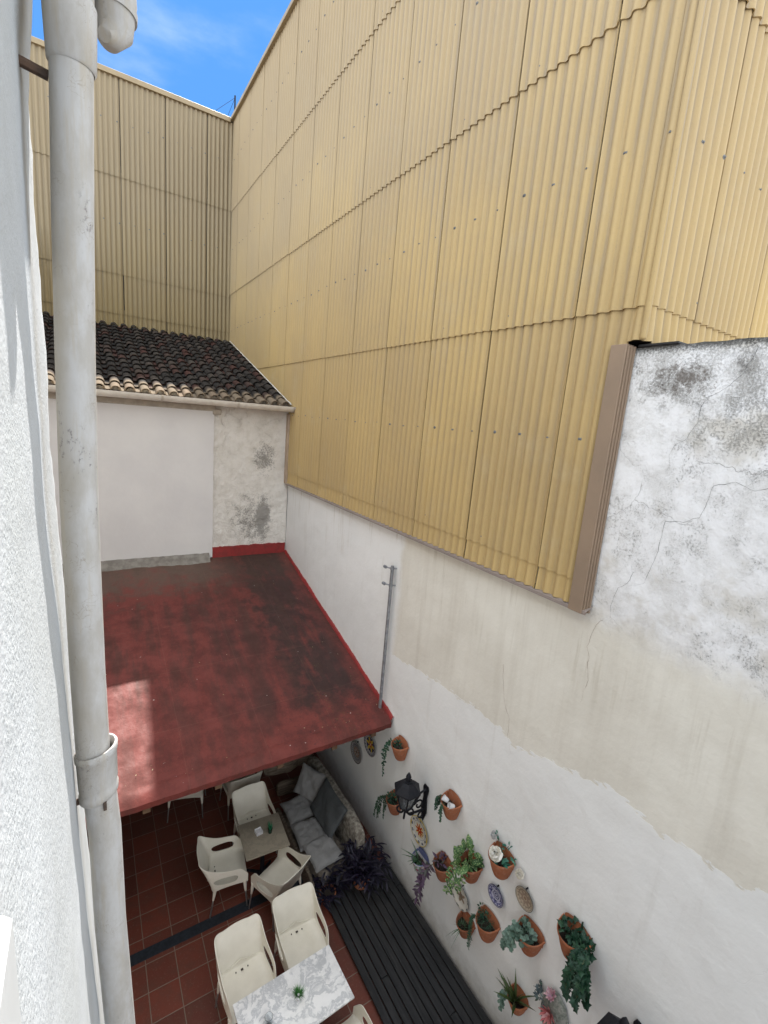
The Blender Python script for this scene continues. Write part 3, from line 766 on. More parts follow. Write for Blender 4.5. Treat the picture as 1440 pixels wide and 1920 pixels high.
link('rafter', bm, simple('old rafter', (0.14, 0.085, 0.05), None, 0.9, 8, world_space=True), can)
bm = B()
def band(u, v):    # red paint turned up on the white wall
    y = 5.13 + u * 4.78; top = 0.045 + 0.012 * fb(y * 4, 2) + 0.010 * fb(y * 15, 5); return (WX - 0.022 - (0.020 * (1 - v)), y, cz(y) - 0.005 + v * (top + 0.01))
bv = grid(bm, band, 160, 3)
for i in range(160):
    p, q = bv[i][-1], bv[i+1][-1]
    bm.faces.new((p, q, bm.verts.new((WX + 0.01, q.co.y, q.co.z)), bm.verts.new((WX + 0.01, p.co.y, p.co.z))))
link('red_upstand', bm, M_REDTRIM, can, smooth=True)
bm = B(); box(bm, (-0.45, 5.2, FLOOR), (-0.25, 9.87, -4.55)); tag(link('unseen_light_blocker', bm, simple('dark blocker wall', (0.10, 0.07, 0.055), None, 0.9, 4, world_space=True)), 'added unseen dark wall keeping light from under the red lean-to roof', 'wall')  # unseen dark wall, added to block light under the canopy
# dry litter caught near the canopy edge
bm = B(); rl = random.Random(31)
for k in range(46):
    if k < 16: x = rl.uniform(0.2, 3.7); y = 5.28 + abs(rl.gauss(0, 0.10))
    elif k < 30: x = 3.70 - abs(rl.gauss(0, 0.12)); y = rl.uniform(5.3, 9.6)
    else: x = rl.uniform(0.3, 3.6); y = rl.uniform(5.3, 9.7)
    a = rl.uniform(0, 6.28); L = rl.uniform(0.004, 0.012); z = cz(y) + 0.016
    q = [(math.cos(a) * L, math.sin(a) * L), (-math.sin(a) * L * 0.5, math.cos(a) * L * 0.5), (-math.cos(a) * L, -math.sin(a) * L), (math.sin(a) * L * 0.5, -math.cos(a) * L * 0.5)]
    V_ = [bm.verts.new((x + dx, y + dy, z + dy * SL + rl.uniform(0, 0.006))) for dx, dy in q]; bm.faces.new(V_)
tag(link('leaf_litter', bm, simple('dry pale litter', (0.45, 0.36, 0.25), (0.20, 0.15, 0.06), 0.9, 3, world_space=True)), 'pale dry specks and leaf scraps scattered over the red roof', 'litter', kind='stuff')
# far left wall closing the yard
bm = B(); box(bm, (-1.75, 1.90, FLOOR), (-1.50, 15.1, 4.0)); o = link('side_wall', bm, M_FAR); tag(o, 'plain pale wall closing the yard on the far left behind the drainpipe', 'wall')

# ------------------------------------------------------------------ own facade at the left with its pipe
PROF = [(1.6, -0.080), (1.06, -0.085), (0.80, -0.106), (0.22, -0.104), (-0.275, -0.098), (-0.85, -0.077), (-1.64, -0.052), (-2.69, -0.004), (-3.8, 0.03), (FLOOR, 0.04)]
def fx_(z):
    for (z1, x1), (z0, x0) in zip(PROF, PROF[1:]):
        if z >= z0: return x0 + (x1 - x0) * (z - z0) / (z1 - z0)
    return PROF[-1][1]
YE = 1.86
own = empty('stucco_house', (-0.6, -1.0, FLOOR), 'rough white stucco house wall filling the left edge of the view, in sun', 'house')
bm = B()
def ff(u, v):
    y = -9.0 + u * (YE + 9.0); z = FLOOR + v * (1.6 - FLOOR)
    return (fx_(z) + 0.004 * fb(y * 3, z * 3) * (1 if u < 1 else 1.4) + (0.003 * fb(z * 14, 5) if u > 0.999 else 0), y + (0.006 * fb(z * 9, 8) if u > 0.999 else 0), z)
fv = grid(bm, ff, 160, 200)
ed = fv[-1]; e2 = [bm.verts.new((v.co.x - 0.010, YE + 0.014, v.co.z)) for v in ed]; e3 = [bm.verts.new((-1.6, YE + 0.014, v.co.z)) for v in ed]
for j in range(200):
    bm.faces.new((ed[j], ed[j+1], e2[j+1], e2[j])); bm.faces.new((e2[j], e2[j+1], e3[j+1], e3[j]))
s0 = fv[0]
bm.faces.new([s0[0], s0[-1], bm.verts.new((-1.6, -9, 1.6)), bm.verts.new((-1.6, -9, FLOOR))])
tp = [fv[i][-1] for i in range(161)]
bm.faces.new(tp + [bm.verts.new((-1.6, YE, 1.6)), bm.verts.new((-1.6, -9, 1.6))])
link('wall', bm, M_FACADE, own, smooth=True, angle=0.9)
bm = B(); box(bm, (-0.60, -0.9, -0.56), (-0.052, 0.335, -0.335), 0.006)
link('window_sill', bm, simple('white painted sill', (0.62, 0.63, 0.64), (0.55, 0.56, 0.56), 0.5, 6, world_space=True), own)
bm = B(); box(bm, (-1.6, -9.0, 1.56), (0.22, 2.34, 1.66)); link('eave', bm, M_FAR, own)

PX0 = 0.011
pipe = empty('drainpipe', (0.0, 1.53, FLOOR), 'weathered white round drainpipe with elbow and sleeve joint standing close by the stucco wall', 'drainpipe')
PY = 1.53
bm = B()
R0 = 0.0455
up = [(-0.0150, PY, -1.13), (-0.0210, PY, -0.8), (-0.0240, PY, -0.3), (-0.0185, PY, 0.1), (-0.0110, PY, 0.45), (-0.0010, PY, 0.80)]
tube(bm, up, R0, 40); link('upper_pipe', bm, M_PIPE, pipe, smooth=True, angle=0.8)
bm = B()
lo = [(-0.0070, PY, -1.16), (0.0080, PY, -1.38), (0.014, PY, -1.75), (0.034, PY, -2.25), (0.050, PY, -2.9), (0.08, PY, -3.8), (0.09, PY, FLOOR + 0.004)]
tube(bm, lo, R0 + 0.001, 40); link('lower_pipe', bm, M_PIPE, pipe, smooth=True, angle=0.8)
bm = B()   # sleeve of the lower pipe
prof = [(-1.245, R0 + 0.002), (-1.235, R0 + 0.009), (-1.215, R0 + 0.010), (-1.205, R0 + 0.006), (-1.190, R0 + 0.009), (-1.095, R0 + 0.010), (-1.090, R0 + 0.013), (-1.072, R0 + 0.014), (-1.067, R0 + 0.011), (-1.068, R0 + 0.006), (-1.10, R0 + 0.005)]
rings = []
for z, r in prof:
    rings.append([bm.verts.new((-0.011 + (z + 1.05) * -0.02 + 0.003 + r * math.cos(2*PI*i/40), PY + r * math.sin(2*PI*i/40), z + 0.012 * math.cos(2*PI*i/40))) for i in range(40)])
for A, Bv in zip(rings, rings[1:]):
    for i in range(40): bm.faces.new((A[i], A[(i+1) % 40], Bv[(i+1) % 40], Bv[i]))
link('sleeve_joint', bm, M_PIPE, pipe, smooth=True, angle=0.8)
# top socket and elbow
bm = B()
prof = [(0.765, R0 + 0.001), (0.772, R0 + 0.006), (0.86, R0 + 0.009), (0.90, R0 + 0.010), (0.905, R0 + 0.007)]
rings = [[bm.verts.new((-0.001 + r * math.cos(2*PI*i/40), PY + r * math.sin(2*PI*i/40), z)) for i in range(40)] for z, r in prof]
for A, Bv in zip(rings, rings[1:]):
    for i in range(40): bm.faces.new((A[i], A[(i+1) % 40], Bv[(i+1) % 40], Bv[i]))
link('socket', bm, M_PIPE, pipe, smooth=True, angle=0.8)
bm = B()
tube(bm, [(-0.0010, PY, 0.89), (0.0010, PY, 0.95), (0.006, PY + 0.015, 1.02), (0.040, PY + 0.04, 1.07), (0.08, PY + 0.07, 1.10)], R0 + 0.004, 36)
tube(bm, [(0.070, PY + 0.03, 0.885), (0.080, PY + 0.05, 0.895), (0.092, PY + 0.06, 0.92), (0.098, PY + 0.065, 0.99), (0.092, PY + 0.065, 1.10), (0.04, PY + 0.06, 1.24), (0.0, PY + 0.05, 1.38), (0.0, PY + 0.05, 1.58)], [0.016, 0.032, 0.044, 0.048, 0.048, 0.046, 0.044, 0.044], 36)
link('elbow', bm, M_PIPE, pipe, smooth=True, angle=0.8)
bm = B(); tube(bm, [(0.0955, PY + 0.063, 0.955), (0.0965, PY + 0.064, 0.972)], 0.0505, 36); link('elbow_collar', bm, M_PIPE, pipe, smooth=True, angle=0.8)
bm = B(); tube(bm, [(-0.11, PY + 0.02, 0.752), (-0.05, PY + 0.02, 0.742)], 0.012, 8)
link('upper_bracket', bm, M_RUST, pipe)
bm = B(); tube(bm, [(-0.10, PY, -1.245), (-0.05, PY, -1.245)], 0.010, 8)
link('lower_bracket', bm, M_RUST, pipe)
bm = B(); box(bm, (0.006, PY - 0.056, -1.262), (0.015, PY - 0.040, -1.232), 0.001); link('clip', bm, M_RUST, pipe)


# ================================================================== OBJECTS
M_CHAIR = simple('ivory moulded plastic', (0.74, 0.70, 0.61), (0.67, 0.63, 0.54), 0.42, 5, 0.0006, 60, spec=0.45)
M_ALU = simple('brushed aluminium tube', (0.42, 0.42, 0.42), (0.34, 0.34, 0.34), 0.35, 20, metal=0.85)

def make_chair(loc, rz, label):
    c = empty('cafe_chair', loc, label, 'chair', 'ivory plastic cafe chairs on the terracotta patio', rz)
    # plan of the shell: left front -> back -> right front
    ctrl = [(-0.250, 0.240), (-0.270, 0.14), (-0.278, 0.03), (-0.272, -0.10), (-0.252, -0.222), (-0.130, -0.248), (0.0, -0.256),
            (0.130, -0.248), (0.252, -0.222), (0.272, -0.10), (0.278, 0.03), (0.270, 0.14), (0.250, 0.240)]
    hs = [0.520, 0.655, 0.675, 0.705, 0.835, 0.846, 0.852, 0.846, 0.835, 0.705, 0.675, 0.655, 0.520]
    def cr(a, t):
        n_ = len(a) - 1; f = t * n_; i = min(int(f), n_ - 1); f -= i
        p0 = a[max(i-1, 0)]; p1 = a[i]; p2 = a[i+1]; p3 = a[min(i+2, n_)]
        return 0.5 * ((2*p1) + (-p0+p2)*f + (2*p0-5*p1+4*p2-p3)*f*f + (-p0+3*p1-3*p2+p3)*f**3)
    X = [p[0] for p in ctrl]; Y = [p[1] for p in ctrl]
    def lowz(t):      # arched lower edge of the skirt
        return 0.385 + 0.045 * math.sin(PI * min(1, max(0, (t / 0.33 if t < 0.33 else (1 - t) / 0.33 if t > 0.67 else (t - 0.33) / 0.34)))) 
    def surf(t, v):
        x = cr(X, t); y = cr(Y, t); z0 = lowz(t); z1 = cr(hs, t); z = z0 + v * (z1 - z0)
        k = max(0.0, z - 0.42)
        bk = min(1.0, max(0.0, (-y - 0.02) / 0.17)); bk = bk * bk * (3 - 2 * bk)
        y -= bk * k * 0.30 * (1 + 0.6 * k); x *= 1 + 0.10 * k
        if z < 0.42: x *= 1 - 0.25 * (0.42 - z); y *= 1 - 0.1 * (0.42 - z)
        return Vector((x, y, z))
    bm = B(); nu, nv = 132, 30
    vv = [[None] * (nv + 1) for _ in range(nu + 1)]
    holes = [(0.205, 0.535, 0.090, 0.058), (0.795, 0.535, 0.090, 0.058)]       # (t, z, half t, half z)
    def param(i, j):
        t = i / nu; v = j / nv; return t, v
    par = {}
    for i in range(nu + 1):
        for j in range(nv + 1):
            t, v = param(i, j); p = surf(t, v); vv[i][j] = bm.verts.new(p); par[vv[i][j]] = (t, v)
    def hd(t, z):
        best = 9
        for (ht, hz, a, b) in holes:
            d = (abs((t - ht) / a) ** 2.6 + abs((z - hz) / b) ** 2.6) ** (1 / 2.6); best = min(best, d)
        return best
    dead = []
    for i in range(nu):
        for j in range(nv):
            f = bm.faces.new((vv[i][j], vv[i+1][j], vv[i+1][j+1], vv[i][j+1]))
            t, v = par[vv[i][j]]; t += 0.5 / nu; v += 0.5 / nv; z = lowz(t) + v * (cr(hs, t) - lowz(t))
            if hd(t, z) < 1: dead.append(f)
    bmesh.ops.delete(bm, geom=dead, context='FACES_ONLY')
    for e in [v for v in bm.verts if v.link_faces]:
        t, v = par[e]; z = e.co.z
        if hd(t, z) < 1.25 and len(e.link_faces) < 4 and 0.01 < v < 0.99:
            for (ht, hz, a, b) in holes:
                d = (abs((t - ht) / a) ** 2.6 + abs((z - hz) / b) ** 2.6) ** (1 / 2.6)
                if d < 1.3:
                    t2 = ht + (t - ht) / d; z2 = hz + (z - hz) / d
                    vn = (z2 - lowz(t2)) / (cr(hs, t2) - lowz(t2)); e.co = surf(t2, vn)
    bmesh.ops.delete(bm, geom=[v for v in bm.verts if not v.link_faces], context='VERTS')
    bmesh.ops.recalc_face_normals(bm, faces=bm.faces[:])
    bmesh.ops.solidify(bm, geom=bm.faces[:], thickness=0.008)
    link('shell', bm, M_CHAIR, c, smooth=True, local=True, angle=0.7)
    bm = B()
    def seat(u, v):    # v = 0 front edge .. 1 back, following the plan of the shell
        t = 0.5 * (v ** 0.75); hw = abs(cr(X, t)) * 0.985; yy = cr(Y, t) + 0.004; e = abs(2 * u - 1)
        z = 0.432 + 0.030 * e ** 7 + 0.045 * max(0.0, (v - 0.72) / 0.28) ** 2.2 - 0.010 * math.cos((u - 0.5) * PI) * math.sin(PI * min(1, v * 1.1))
        if v < 0.12: z -= 0.05 * ((0.12 - v) / 0.12) ** 2
        return ((2 * u - 1) * hw, yy, z)
    grid(bm, seat, 28, 34)
    bmesh.ops.recalc_face_normals(bm, faces=bm.faces[:])
    bmesh.ops.solidify(bm, geom=bm.faces[:], thickness=0.007)
    s_ = link('seat', bm, M_CHAIR, c, smooth=True, local=True, angle=0.7)
    bm = B()
    for (x, w) in ((-0.07, 0.005), (0.0, 0.013), (0.07, 0.005)):
        box(bm, (x - w, -0.186, 0.437), (x + w, -0.178 + w * 0.6, 0.449))
        # little drain slots near the back of the seat
    link('drain_slot', bm, M_DARK, s_, local=True)
    for sx in (-1, 1):
        for sy in (-1, 1):
            bm = B()
            tp_ = Vector((sx * 0.250, 0.195 if sy > 0 else -0.19, 0.43)); bt = Vector((sx * 0.275, 0.235 if sy > 0 else -0.255, 0.0))
            mid = tp_.lerp(bt, 0.40)
            tube(bm, [tp_, tp_.lerp(bt, 0.2), mid], [0.026, 0.021, 0.0145], 12)
            lg = link('leg', bm, M_CHAIR, c, smooth=True, local=True, angle=0.7)
            bm = B(); tube(bm, [tp_.lerp(bt, 0.38), bt + Vector((0, 0, 0.003))], 0.0105, 10)
            link('leg_tube', bm, M_ALU, lg, smooth=True, local=True, angle=0.7)
    return c
chair = make_chair((1.335, 4.10, FLOOR), PI + 0.05, 'left of two ivory plastic chairs behind the white marble table, back towards the slate strip')
def place_chair(x, y, rz, label, z=0.0):
    c = copy_tree(chair); c.location = (x, y, FLOOR + z); c.rotation_euler = (0, 0, rz); c['label'] = label
    return c
place_chair(2.03, 4.18, PI - 0.02, 'right of two ivory plastic chairs behind the white marble table, beside the timber deck')
place_chair(2.04, 6.12, PI + 0.03, 'ivory plastic chair behind the grey marble table, half tucked under it')
place_chair(1.50, 5.62, -PI/2 - 0.15, 'ivory plastic chair turned side-on at the left side of the grey marble table')
place_chair(2.05, 5.16, 0.42, 'ivory plastic chair turned askew in front of the brown grey table, beside the slate strip')
place_chair(2.07, 7.12, 0.05, 'ivory plastic chair half hidden beneath the red roof edge, furthest back')
place_chair(1.26, 7.42, -0.3, 'ivory plastic chair almost wholly hidden under the red roof, only a leg showing')
place_chair(2.03, 3.05, 0.03, 'ivory plastic chair at the near side of the white marble table, mostly cut off')

def m_marble(name, base, vein, dirty):
    n = Nd(name); P = n.obj()
    d = n.mix(0.35, P, n.noise(P, 3.0, 5, col=True))
    v1 = n.mth('ABSOLUTE', n.mth('SUBTRACT', n.noise(d, 3.2, 8, 0.6, 1.2), 0.5))
    c = n.mix(n.ss(v1, 0.055, 0.0, 0, 0.7), base, vein)
    c = n.mix(n.ss(n.noise(P, 5, 8, 0.72), 0.44, 0.80, 0, 0.65), c, tuple(0.6 * a + 0.25 * b for a, b in zip(vein, base)))
    c = n.mix(n.ss(n.noise(P, 2.4, 5), 0.62, 0.74, 0, 0.6), c, dirty)
    return n.done(c, 0.28, n.bump(n.noise(P, 60, 2), 0.0003), spec=0.4)
M_MARB = m_marble('white marble', (0.84, 0.83, 0.82), (0.42, 0.43, 0.45), (0.60, 0.54, 0.44))
M_GRAN = m_marble('grey brown marble', (0.30, 0.26, 0.20), (0.22, 0.19, 0.15), (0.36, 0.31, 0.25))

def table(loc, rz, hx, hy, mat, label, feet):
    t = empty('cafe_table', loc, label, 'table', 'marble topped cafe tables', rz)
    bm = B(); box(bm, (-hx, -hy, 0.715), (hx, hy, 0.74), 0.006, seg=2); link('tabletop', bm, mat, t, local=True, smooth=True, angle=0.5)
    for fx in feet:
        bm = B()
        tube(bm, [(fx, 0, 0.03), (fx, 0, 0.10), (fx, 0, 0.66), (fx, 0, 0.70)], [0.045, 0.032, 0.030, 0.045], 16)
        link('pedestal', bm, M_IRON, t, local=True, smooth=True, angle=0.6)
        bm = B()
        for k in range(4):
            an = PI / 4 + k * PI / 2; c_, s_ = math.cos(an), math.sin(an)
            tube(bm, [(fx, 0, 0.07), (fx + 0.14 * c_, 0.14 * s_, 0.05), (fx + 0.25 * c_, 0.25 * s_, 0.018)], [0.03, 0.022, 0.017], 8)
        bmesh.ops.remove_doubles(bm, verts=bm.verts[:], dist=0.0001)
        link('base', bm, M_IRON, t, local=True, smooth=True, angle=0.6)
    return t
table((1.665, 3.53, FLOOR), 0.035, 0.565, 0.30, M_MARB, 'large white and grey veined marble table at the bottom of the view', (-0.3, 0.3))
table((2.00, 5.63, FLOOR), -0.06, 0.31, 0.31, M_GRAN, 'small square brown grey marble table on a black pedestal by the bench', (0,))
TZ = FLOOR + 0.742

# ---- leaves
def leaf(bm, base, d, up, L, W, bend=0.3, seg=3, shape=0):
    d = Vector(d).normalized(); up = Vector(up); up = (up - d * up.dot(d))
    up = up.normalized() if up.length > 1e-4 else d.orthogonal().normalized()
    s = d.cross(up); prev = None; base = Vector(base)
    for i in range(seg + 1):
        t = i / seg
        w = W * (math.sin(PI * (t * 0.86 + 0.10)) if shape == 0 else (1 - t) * (0.5 + 0.6 * min(1, t * 3)) if shape == 1 else math.sqrt(max(0.02, 1 - (2 * t - 1) ** 2)))
        p = base + d * (L * t) - up * (bend * L * t * t)
        a = bm.verts.new(p - s * w * 0.5 + up * 0.12 * w); b = bm.verts.new(p + s * w * 0.5 + up * 0.12 * w); m = bm.verts.new(p)
        if prev: bm.faces.new((prev[0], prev[2], m, a)); bm.faces.new((prev[2], prev[1], b, m))
        prev = (a, b, m)
def ivyleaf(bm, base, d, up, L):
    d = Vector(d).normalized(); up = Vector(up); up = up - d * up.dot(d)
    up = up.normalized() if up.length > 1e-4 else d.orthogonal().normalized(); s = d.cross(up); base = Vector(base)
    c = bm.verts.new(base + d * L * 0.4 + up * L * 0.06)
    pts = [(0, 0), (-0.1, 0.42), (0.22, 0.34), (0.42, 0.62), (0.62, 0.26), (1.05, 0.0), (0.62, -0.26), (0.42, -0.62), (0.22, -0.34), (-0.1, -0.42)]
    V = [bm.verts.new(base + d * L * a + s * L * b - up * L * 0.12 * abs(b)) for a, b in pts]
    for i in range(len(V)): bm.faces.new((V[i], V[(i+1) % len(V)], c))
def m_leaf(name, c1, c2, c3=None, rough=0.45):
    n = Nd(name); isl = n.island()
    c = n.ramp(isl, [(0.0, c1), (0.6, c2), (1.0, c3 or c2)])
    c = n.mix(n.ss(n.noise(n.obj(), 40, 3), 0.45, 0.7, 0, 0.4), c, tuple(x * 0.6 for x in c1))
    n.b.inputs['Transmission Weight'].default_value = 0.0
    n.b.inputs['Subsurface Weight'].default_value = 0.0
    return n.done(c, rough, spec=0.35)
def m_varieg():
    n = Nd('variegated leaf'); P = n.obj(); isl = n.island()
    c = n.mix(isl, (0.020, 0.070, 0.028), (0.065, 0.150, 0.040))
    c = n.mix(n.ss(n.noise(n.scl(P, (1, 1, 1)), 70, 3, 0.6), 0.52, 0.60), c, (0.30, 0.38, 0.16))
    return n.done(c, 0.45, spec=0.35)
G_DARK = m_leaf('deep green leaf', (0.012, 0.050, 0.030), (0.022, 0.080, 0.045), (0.035, 0.095, 0.050))
G_IVY = m_leaf('ivy leaf', (0.008, 0.036, 0.020), (0.015, 0.055, 0.030), (0.030, 0.080, 0.040))
G_BRIGHT = m_leaf('bright green blade', (0.03, 0.15, 0.03), (0.06, 0.22, 0.05), (0.10, 0.26, 0.06))
G_ALOE = m_leaf('aloe leaf', (0.045, 0.110, 0.055), (0.075, 0.150, 0.075), (0.10, 0.17, 0.09))
G_OLIVE = m_leaf('olive bromeliad leaf', (0.045, 0.075, 0.025), (0.075, 0.110, 0.035), (0.10, 0.09, 0.05))
G_SILVER = m_leaf('silver green leaf', (0.055, 0.110, 0.080), (0.12, 0.19, 0.15), (0.17, 0.25, 0.20))
G_BLUE = m_leaf('blue green leaf', (0.02, 0.10, 0.075), (0.04, 0.16, 0.11), (0.07, 0.20, 0.14))
G_PURPLE = m_leaf('dark purple leaf', (0.007, 0.005, 0.014), (0.012, 0.008, 0.022), (0.007, 0.008, 0.018))
G_PURP2 = m_leaf('dusky purple leaf', (0.055, 0.028, 0.062), (0.095, 0.055, 0.095), (0.055, 0.065, 0.050))
G_VAR = m_varieg()
M_STEM = simple('green brown stem', (0.08, 0.10, 0.04), (0.10, 0.07, 0.04), 0.7)
M_SOIL = simple('dark potting soil', (0.018, 0.013, 0.010), (0.03, 0.022, 0.017), 0.95, 30, 0.006, 60)
def m_terra():
    n = Nd('terracotta clay'); P = n.obj()
    c = n.mix(n.ss(n.noise(P, 9, 5), 0.35, 0.7), (0.40, 0.145, 0.070), (0.32, 0.115, 0.058))
    rnd_ = n.t.nodes.new('ShaderNodeObjectInfo').outputs['Random']
    c = n.mix(n.mth('MULTIPLY', rnd_, 0.55), c, (0.26, 0.095, 0.055))
    c = n.mix(n.ss(n.noise(P, 22, 5, 0.65), 0.52, 0.70, 0, 0.45), c, (0.42, 0.27, 0.20))
    c = n.mix(n.ss(n.noise(n.scl(P, (1, 1, 0.3)), 30, 4), 0.60, 0.72, 0, 0.5), c, (0.12, 0.07, 0.045))
    return n.done(c, 0.8, n.bump(n.noise(P, 50, 3), 0.0008), spec=0.25)
M_TERRA = m_terra()
def m_ceram():
    n = Nd('painted white ceramic'); P = n.obj(); x, y, z = n.xyz(P)
    v = n.vor(n.scl(P, (1, 1, 1)), 15); c = n.mix(n.ss(v, 0.42, 0.34), (0.66, 0.65, 0.66), (0.42, 0.10, 0.14))
    c = n.mix(n.ss(n.noise(P, 30, 2), 0.60, 0.64), c, (0.08, 0.22, 0.16))
    edge = n.ss(z, -0.035, -0.028); c = n.mix(edge, c, (0.60, 0.60, 0.64)); c = n.mix(n.mth('MULTIPLY', n.ss(z, -0.006, -0.002), n.ss(z, 0.5, 0.4)), c, (0.12, 0.14, 0.28))
    return n.done(c, 0.25, spec=0.5)
M_CERAM = m_ceram()

def pocket_pot(y, z, w, d, h, label, mat=None, rise=0.055, name='wall_pot', taper=0.52, tilt=0.0):
    """half-round pot hung flat on the wall; (y, z) is the middle of its rim at the wall."""
    p = empty(name, (WX - 0.012, y, z), label, 'flower pot', 'pots hung on the white wall')
    mat = mat or M_TERRA
    bm = B(); NA = 28
    def ring(t, off):     # t 0 bottom .. 1 rim ; off = inward offset
        k = taper + (1 - taper) * (t ** 0.75); out = []
        for i in range(NA + 1):
            a = PI * i / NA
            ex = max(0.02, d * k - off); ey = max(0.02, w * k - off)
            sx = math.sin(a) ** 0.80 if 0 < i < NA else 0.0
            zz = -h + h * t + 0.022 * (1 - math.sin(a)) ** 1.3 * t ** 3
            bx = -0.004 - (0 if off == 0 else off * 0.8)
            out.append(bm.verts.new((bx - ex * sx, ey * math.cos(a) , zz)))
        return out
    rings = [ring(t, 0) for t in (0, 0.04, 0.2, 0.45, 0.7, 0.86, 0.95)]
    # rolled rim
    def rim(off, dz):
        r = ring(1.0, off)
        for v in r: v.co.z += dz
        return r
    rings += [rim(-0.006, -0.022), rim(-0.008, -0.010), rim(-0.005, 0.0), rim(0.006, 0.0), rim(0.009, -0.012)]
    inner = []
    for t in (0.86, 0.70): inner.append(ring(t, 0.010))
    rings += inner
    for A, Bv in zip(rings, rings[1:]):
        for i in range(NA): bm.faces.new((A[i], A[i+1], Bv[i+1], Bv[i]))
    bm.faces.new(rings[0])
    for k in range(6): bm.faces.new((rings[k][0], rings[k+1][0], rings[k+1][-1], rings[k][-1]))
    # inner back plate up to the raised back
    top = rings[10]; bx = -0.004
    crest = [bm.verts.new((-0.002, w * 0.97 * math.cos(PI * i / 14), 0.016 + rise * 1.35 * math.sin(PI * i / 14) ** 0.75)) for i in range(15)]
    base_ = [bm.verts.new((-0.014, w * 0.95 * math.cos(PI * i / 14), -h * 0.3)) for i in range(15)]
    for i in range(14): bm.faces.new((crest[i], crest[i+1], base_[i+1], base_[i]))
    link('pot_body', bm, mat, p, smooth=True, local=True, angle=0.9)
    bm = B(); t = 0.74; k = taper + (1 - taper) * (t ** 0.75)
    C_ = bm.verts.new((-d * k * 0.4, 0, -h * 0.20))
    R_ = [bm.verts.new((-0.006 - (d * k - 0.006) * math.sin(PI * i / 20) ** 0.85, (w * k - 0.006) * math.cos(PI * i / 20), -h * 0.25 + 0.004 * math.sin(i * 2.1))) for i in range(21)]
    for i in range(20): bm.faces.new((R_[i], R_[i+1], C_))
    bm.faces.new((R_[-1], R_[0], C_))
    link('soil', bm, M_SOIL, p, local=True)
    return p
def vine(bm, sb, pts, r=0.0025): tube(sb, pts, r, 5)
def trail(bm, sb, start, dirs, L, leafL, step, rnd, kind='oval', W=None, wig=0.02, out=0.35):
    """hanging shoot: from start, first outwards then straight down the wall."""
    p = Vector(start); v = Vector(dirs).normalized(); pts = [p.copy()]; t = 0
    while t < L:
        v = (v * 0.80 + Vector((rnd.uniform(-1, 1) * wig * 4, rnd.uniform(-1, 1) * wig * 6, -0.42))).normalized()
        if p.x > -0.03: v.x = min(v.x, -0.15)
        p = p + v * step; pts.append(p.copy()); t += step
        for s in (1,) if kind == 'bead' else (1, -1):
            d = Vector((rnd.uniform(-1.0, 0.2), s * rnd.uniform(0.5, 1.0), rnd.uniform(-0.6, 0.3)))
            up = Vector((-1.0, 0, 0.6)) + Vector((rnd.uniform(-.4, .4), rnd.uniform(-.4, .4), rnd.uniform(-.4, .4)))
            l = leafL * rnd.uniform(0.7, 1.2)
            if kind == 'ivy': ivyleaf(bm, p, d, up, l)
            elif kind == 'round': leaf(bm, p, d, up, l, l * 0.95, 0.1, 4, 2)
            else: leaf(bm, p, d, up, l, (W or 0.5) * l, 0.25, 3, 0)
    tube(sb, pts, 0.0022, 5)
    return pts
def plant(parent, fn, mat, seed, name='foliage', stem=True):
    rnd = random.Random(seed); bm = B(); sb = B()
    fn(bm, sb, rnd)
    f = link(name, bm, mat, parent, smooth=False, local=True)
    if stem and len(sb.verts): link('stem', sb, M_STEM, parent, local=True)
    else: sb.free()
    return f
def tuft(bm, c, n_, L, W, spread, rnd, bend=0.4, shape=1, seg=5, upk=1.0):
    for k in range(n_):
        an = 2 * PI * k / n_ + rnd.uniform(-.3, .3); s = spread * rnd.uniform(0.3, 1.1)
        d = Vector((math.cos(an) * s, math.sin(an) * s, upk))
        if c[0] + d.x * L > -0.01: d.x *= -0.6
        leaf(bm, Vector(c) + Vector((d.x, d.y, 0)) * 0.02, d, (-math.cos(an) * 1.0, -math.sin(an) * 1.0, 0.8 * s), L * rnd.uniform(0.7, 1.15), W, bend * rnd.uniform(0.2, 1.0), seg, shape)
def clump(bm, c, R, n_, l, rnd, kind='oval', W=0.5, flat=0.7):
    for k in range(n_):
        q = Vector((rnd.gauss(0, 1), rnd.gauss(0, 1), rnd.gauss(0, 1))).normalized() * R * rnd.uniform(0.25, 1.0) ** 0.6
        q.z *= flat; p = Vector(c) + q
        if p.x > -0.008: p.x = -0.008 - rnd.random() * 0.02
        d = (q + Vector((0, 0, 0.3 * R)) + Vector((rnd.uniform(-R, R), rnd.uniform(-R, R), rnd.uniform(-R, R))) * 0.7)
        up = Vector((-0.5, 0, 1)) + Vector((rnd.uniform(-.7, .7), rnd.uniform(-.7, .7), rnd.uniform(-.3, .3)))
        L = l * rnd.uniform(0.65, 1.2)
        if kind == 'ivy': ivyleaf(bm, p, d, up, L)
        elif kind == 'round': leaf(bm, p, d, up, L, L * 0.92, 0.1, 4, 2)
        elif kind == 'blade': leaf(bm, p, d, up, L, L * W, 0.4, 4, 1)
        else: leaf(bm, p, d, up, L, L * W, 0.25, 4, 0)

# A: ivy trailing left
p = pocket_pot(4.82, -4.60, 0.135, 0.185, 0.24, 'terracotta pot at the top left of the wall display, thin ivy trailing beside two plates')
def f(bm, sb, r):
    clump(bm, (-0.08, 0.02, -0.03), 0.07, 26, 0.045, r, 'oval', 0.6)
    for k in range(4): trail(bm, sb, (-0.10 - 0.02 * k, 0.10, 0.0), (-0.35, 1.0 - 0.15 * k, 0.45 - 0.35 * k), 0.24 + 0.10 * k, 0.038, 0.045, r, 'oval', 0.7)
plant(p, f, G_DARK, 1)
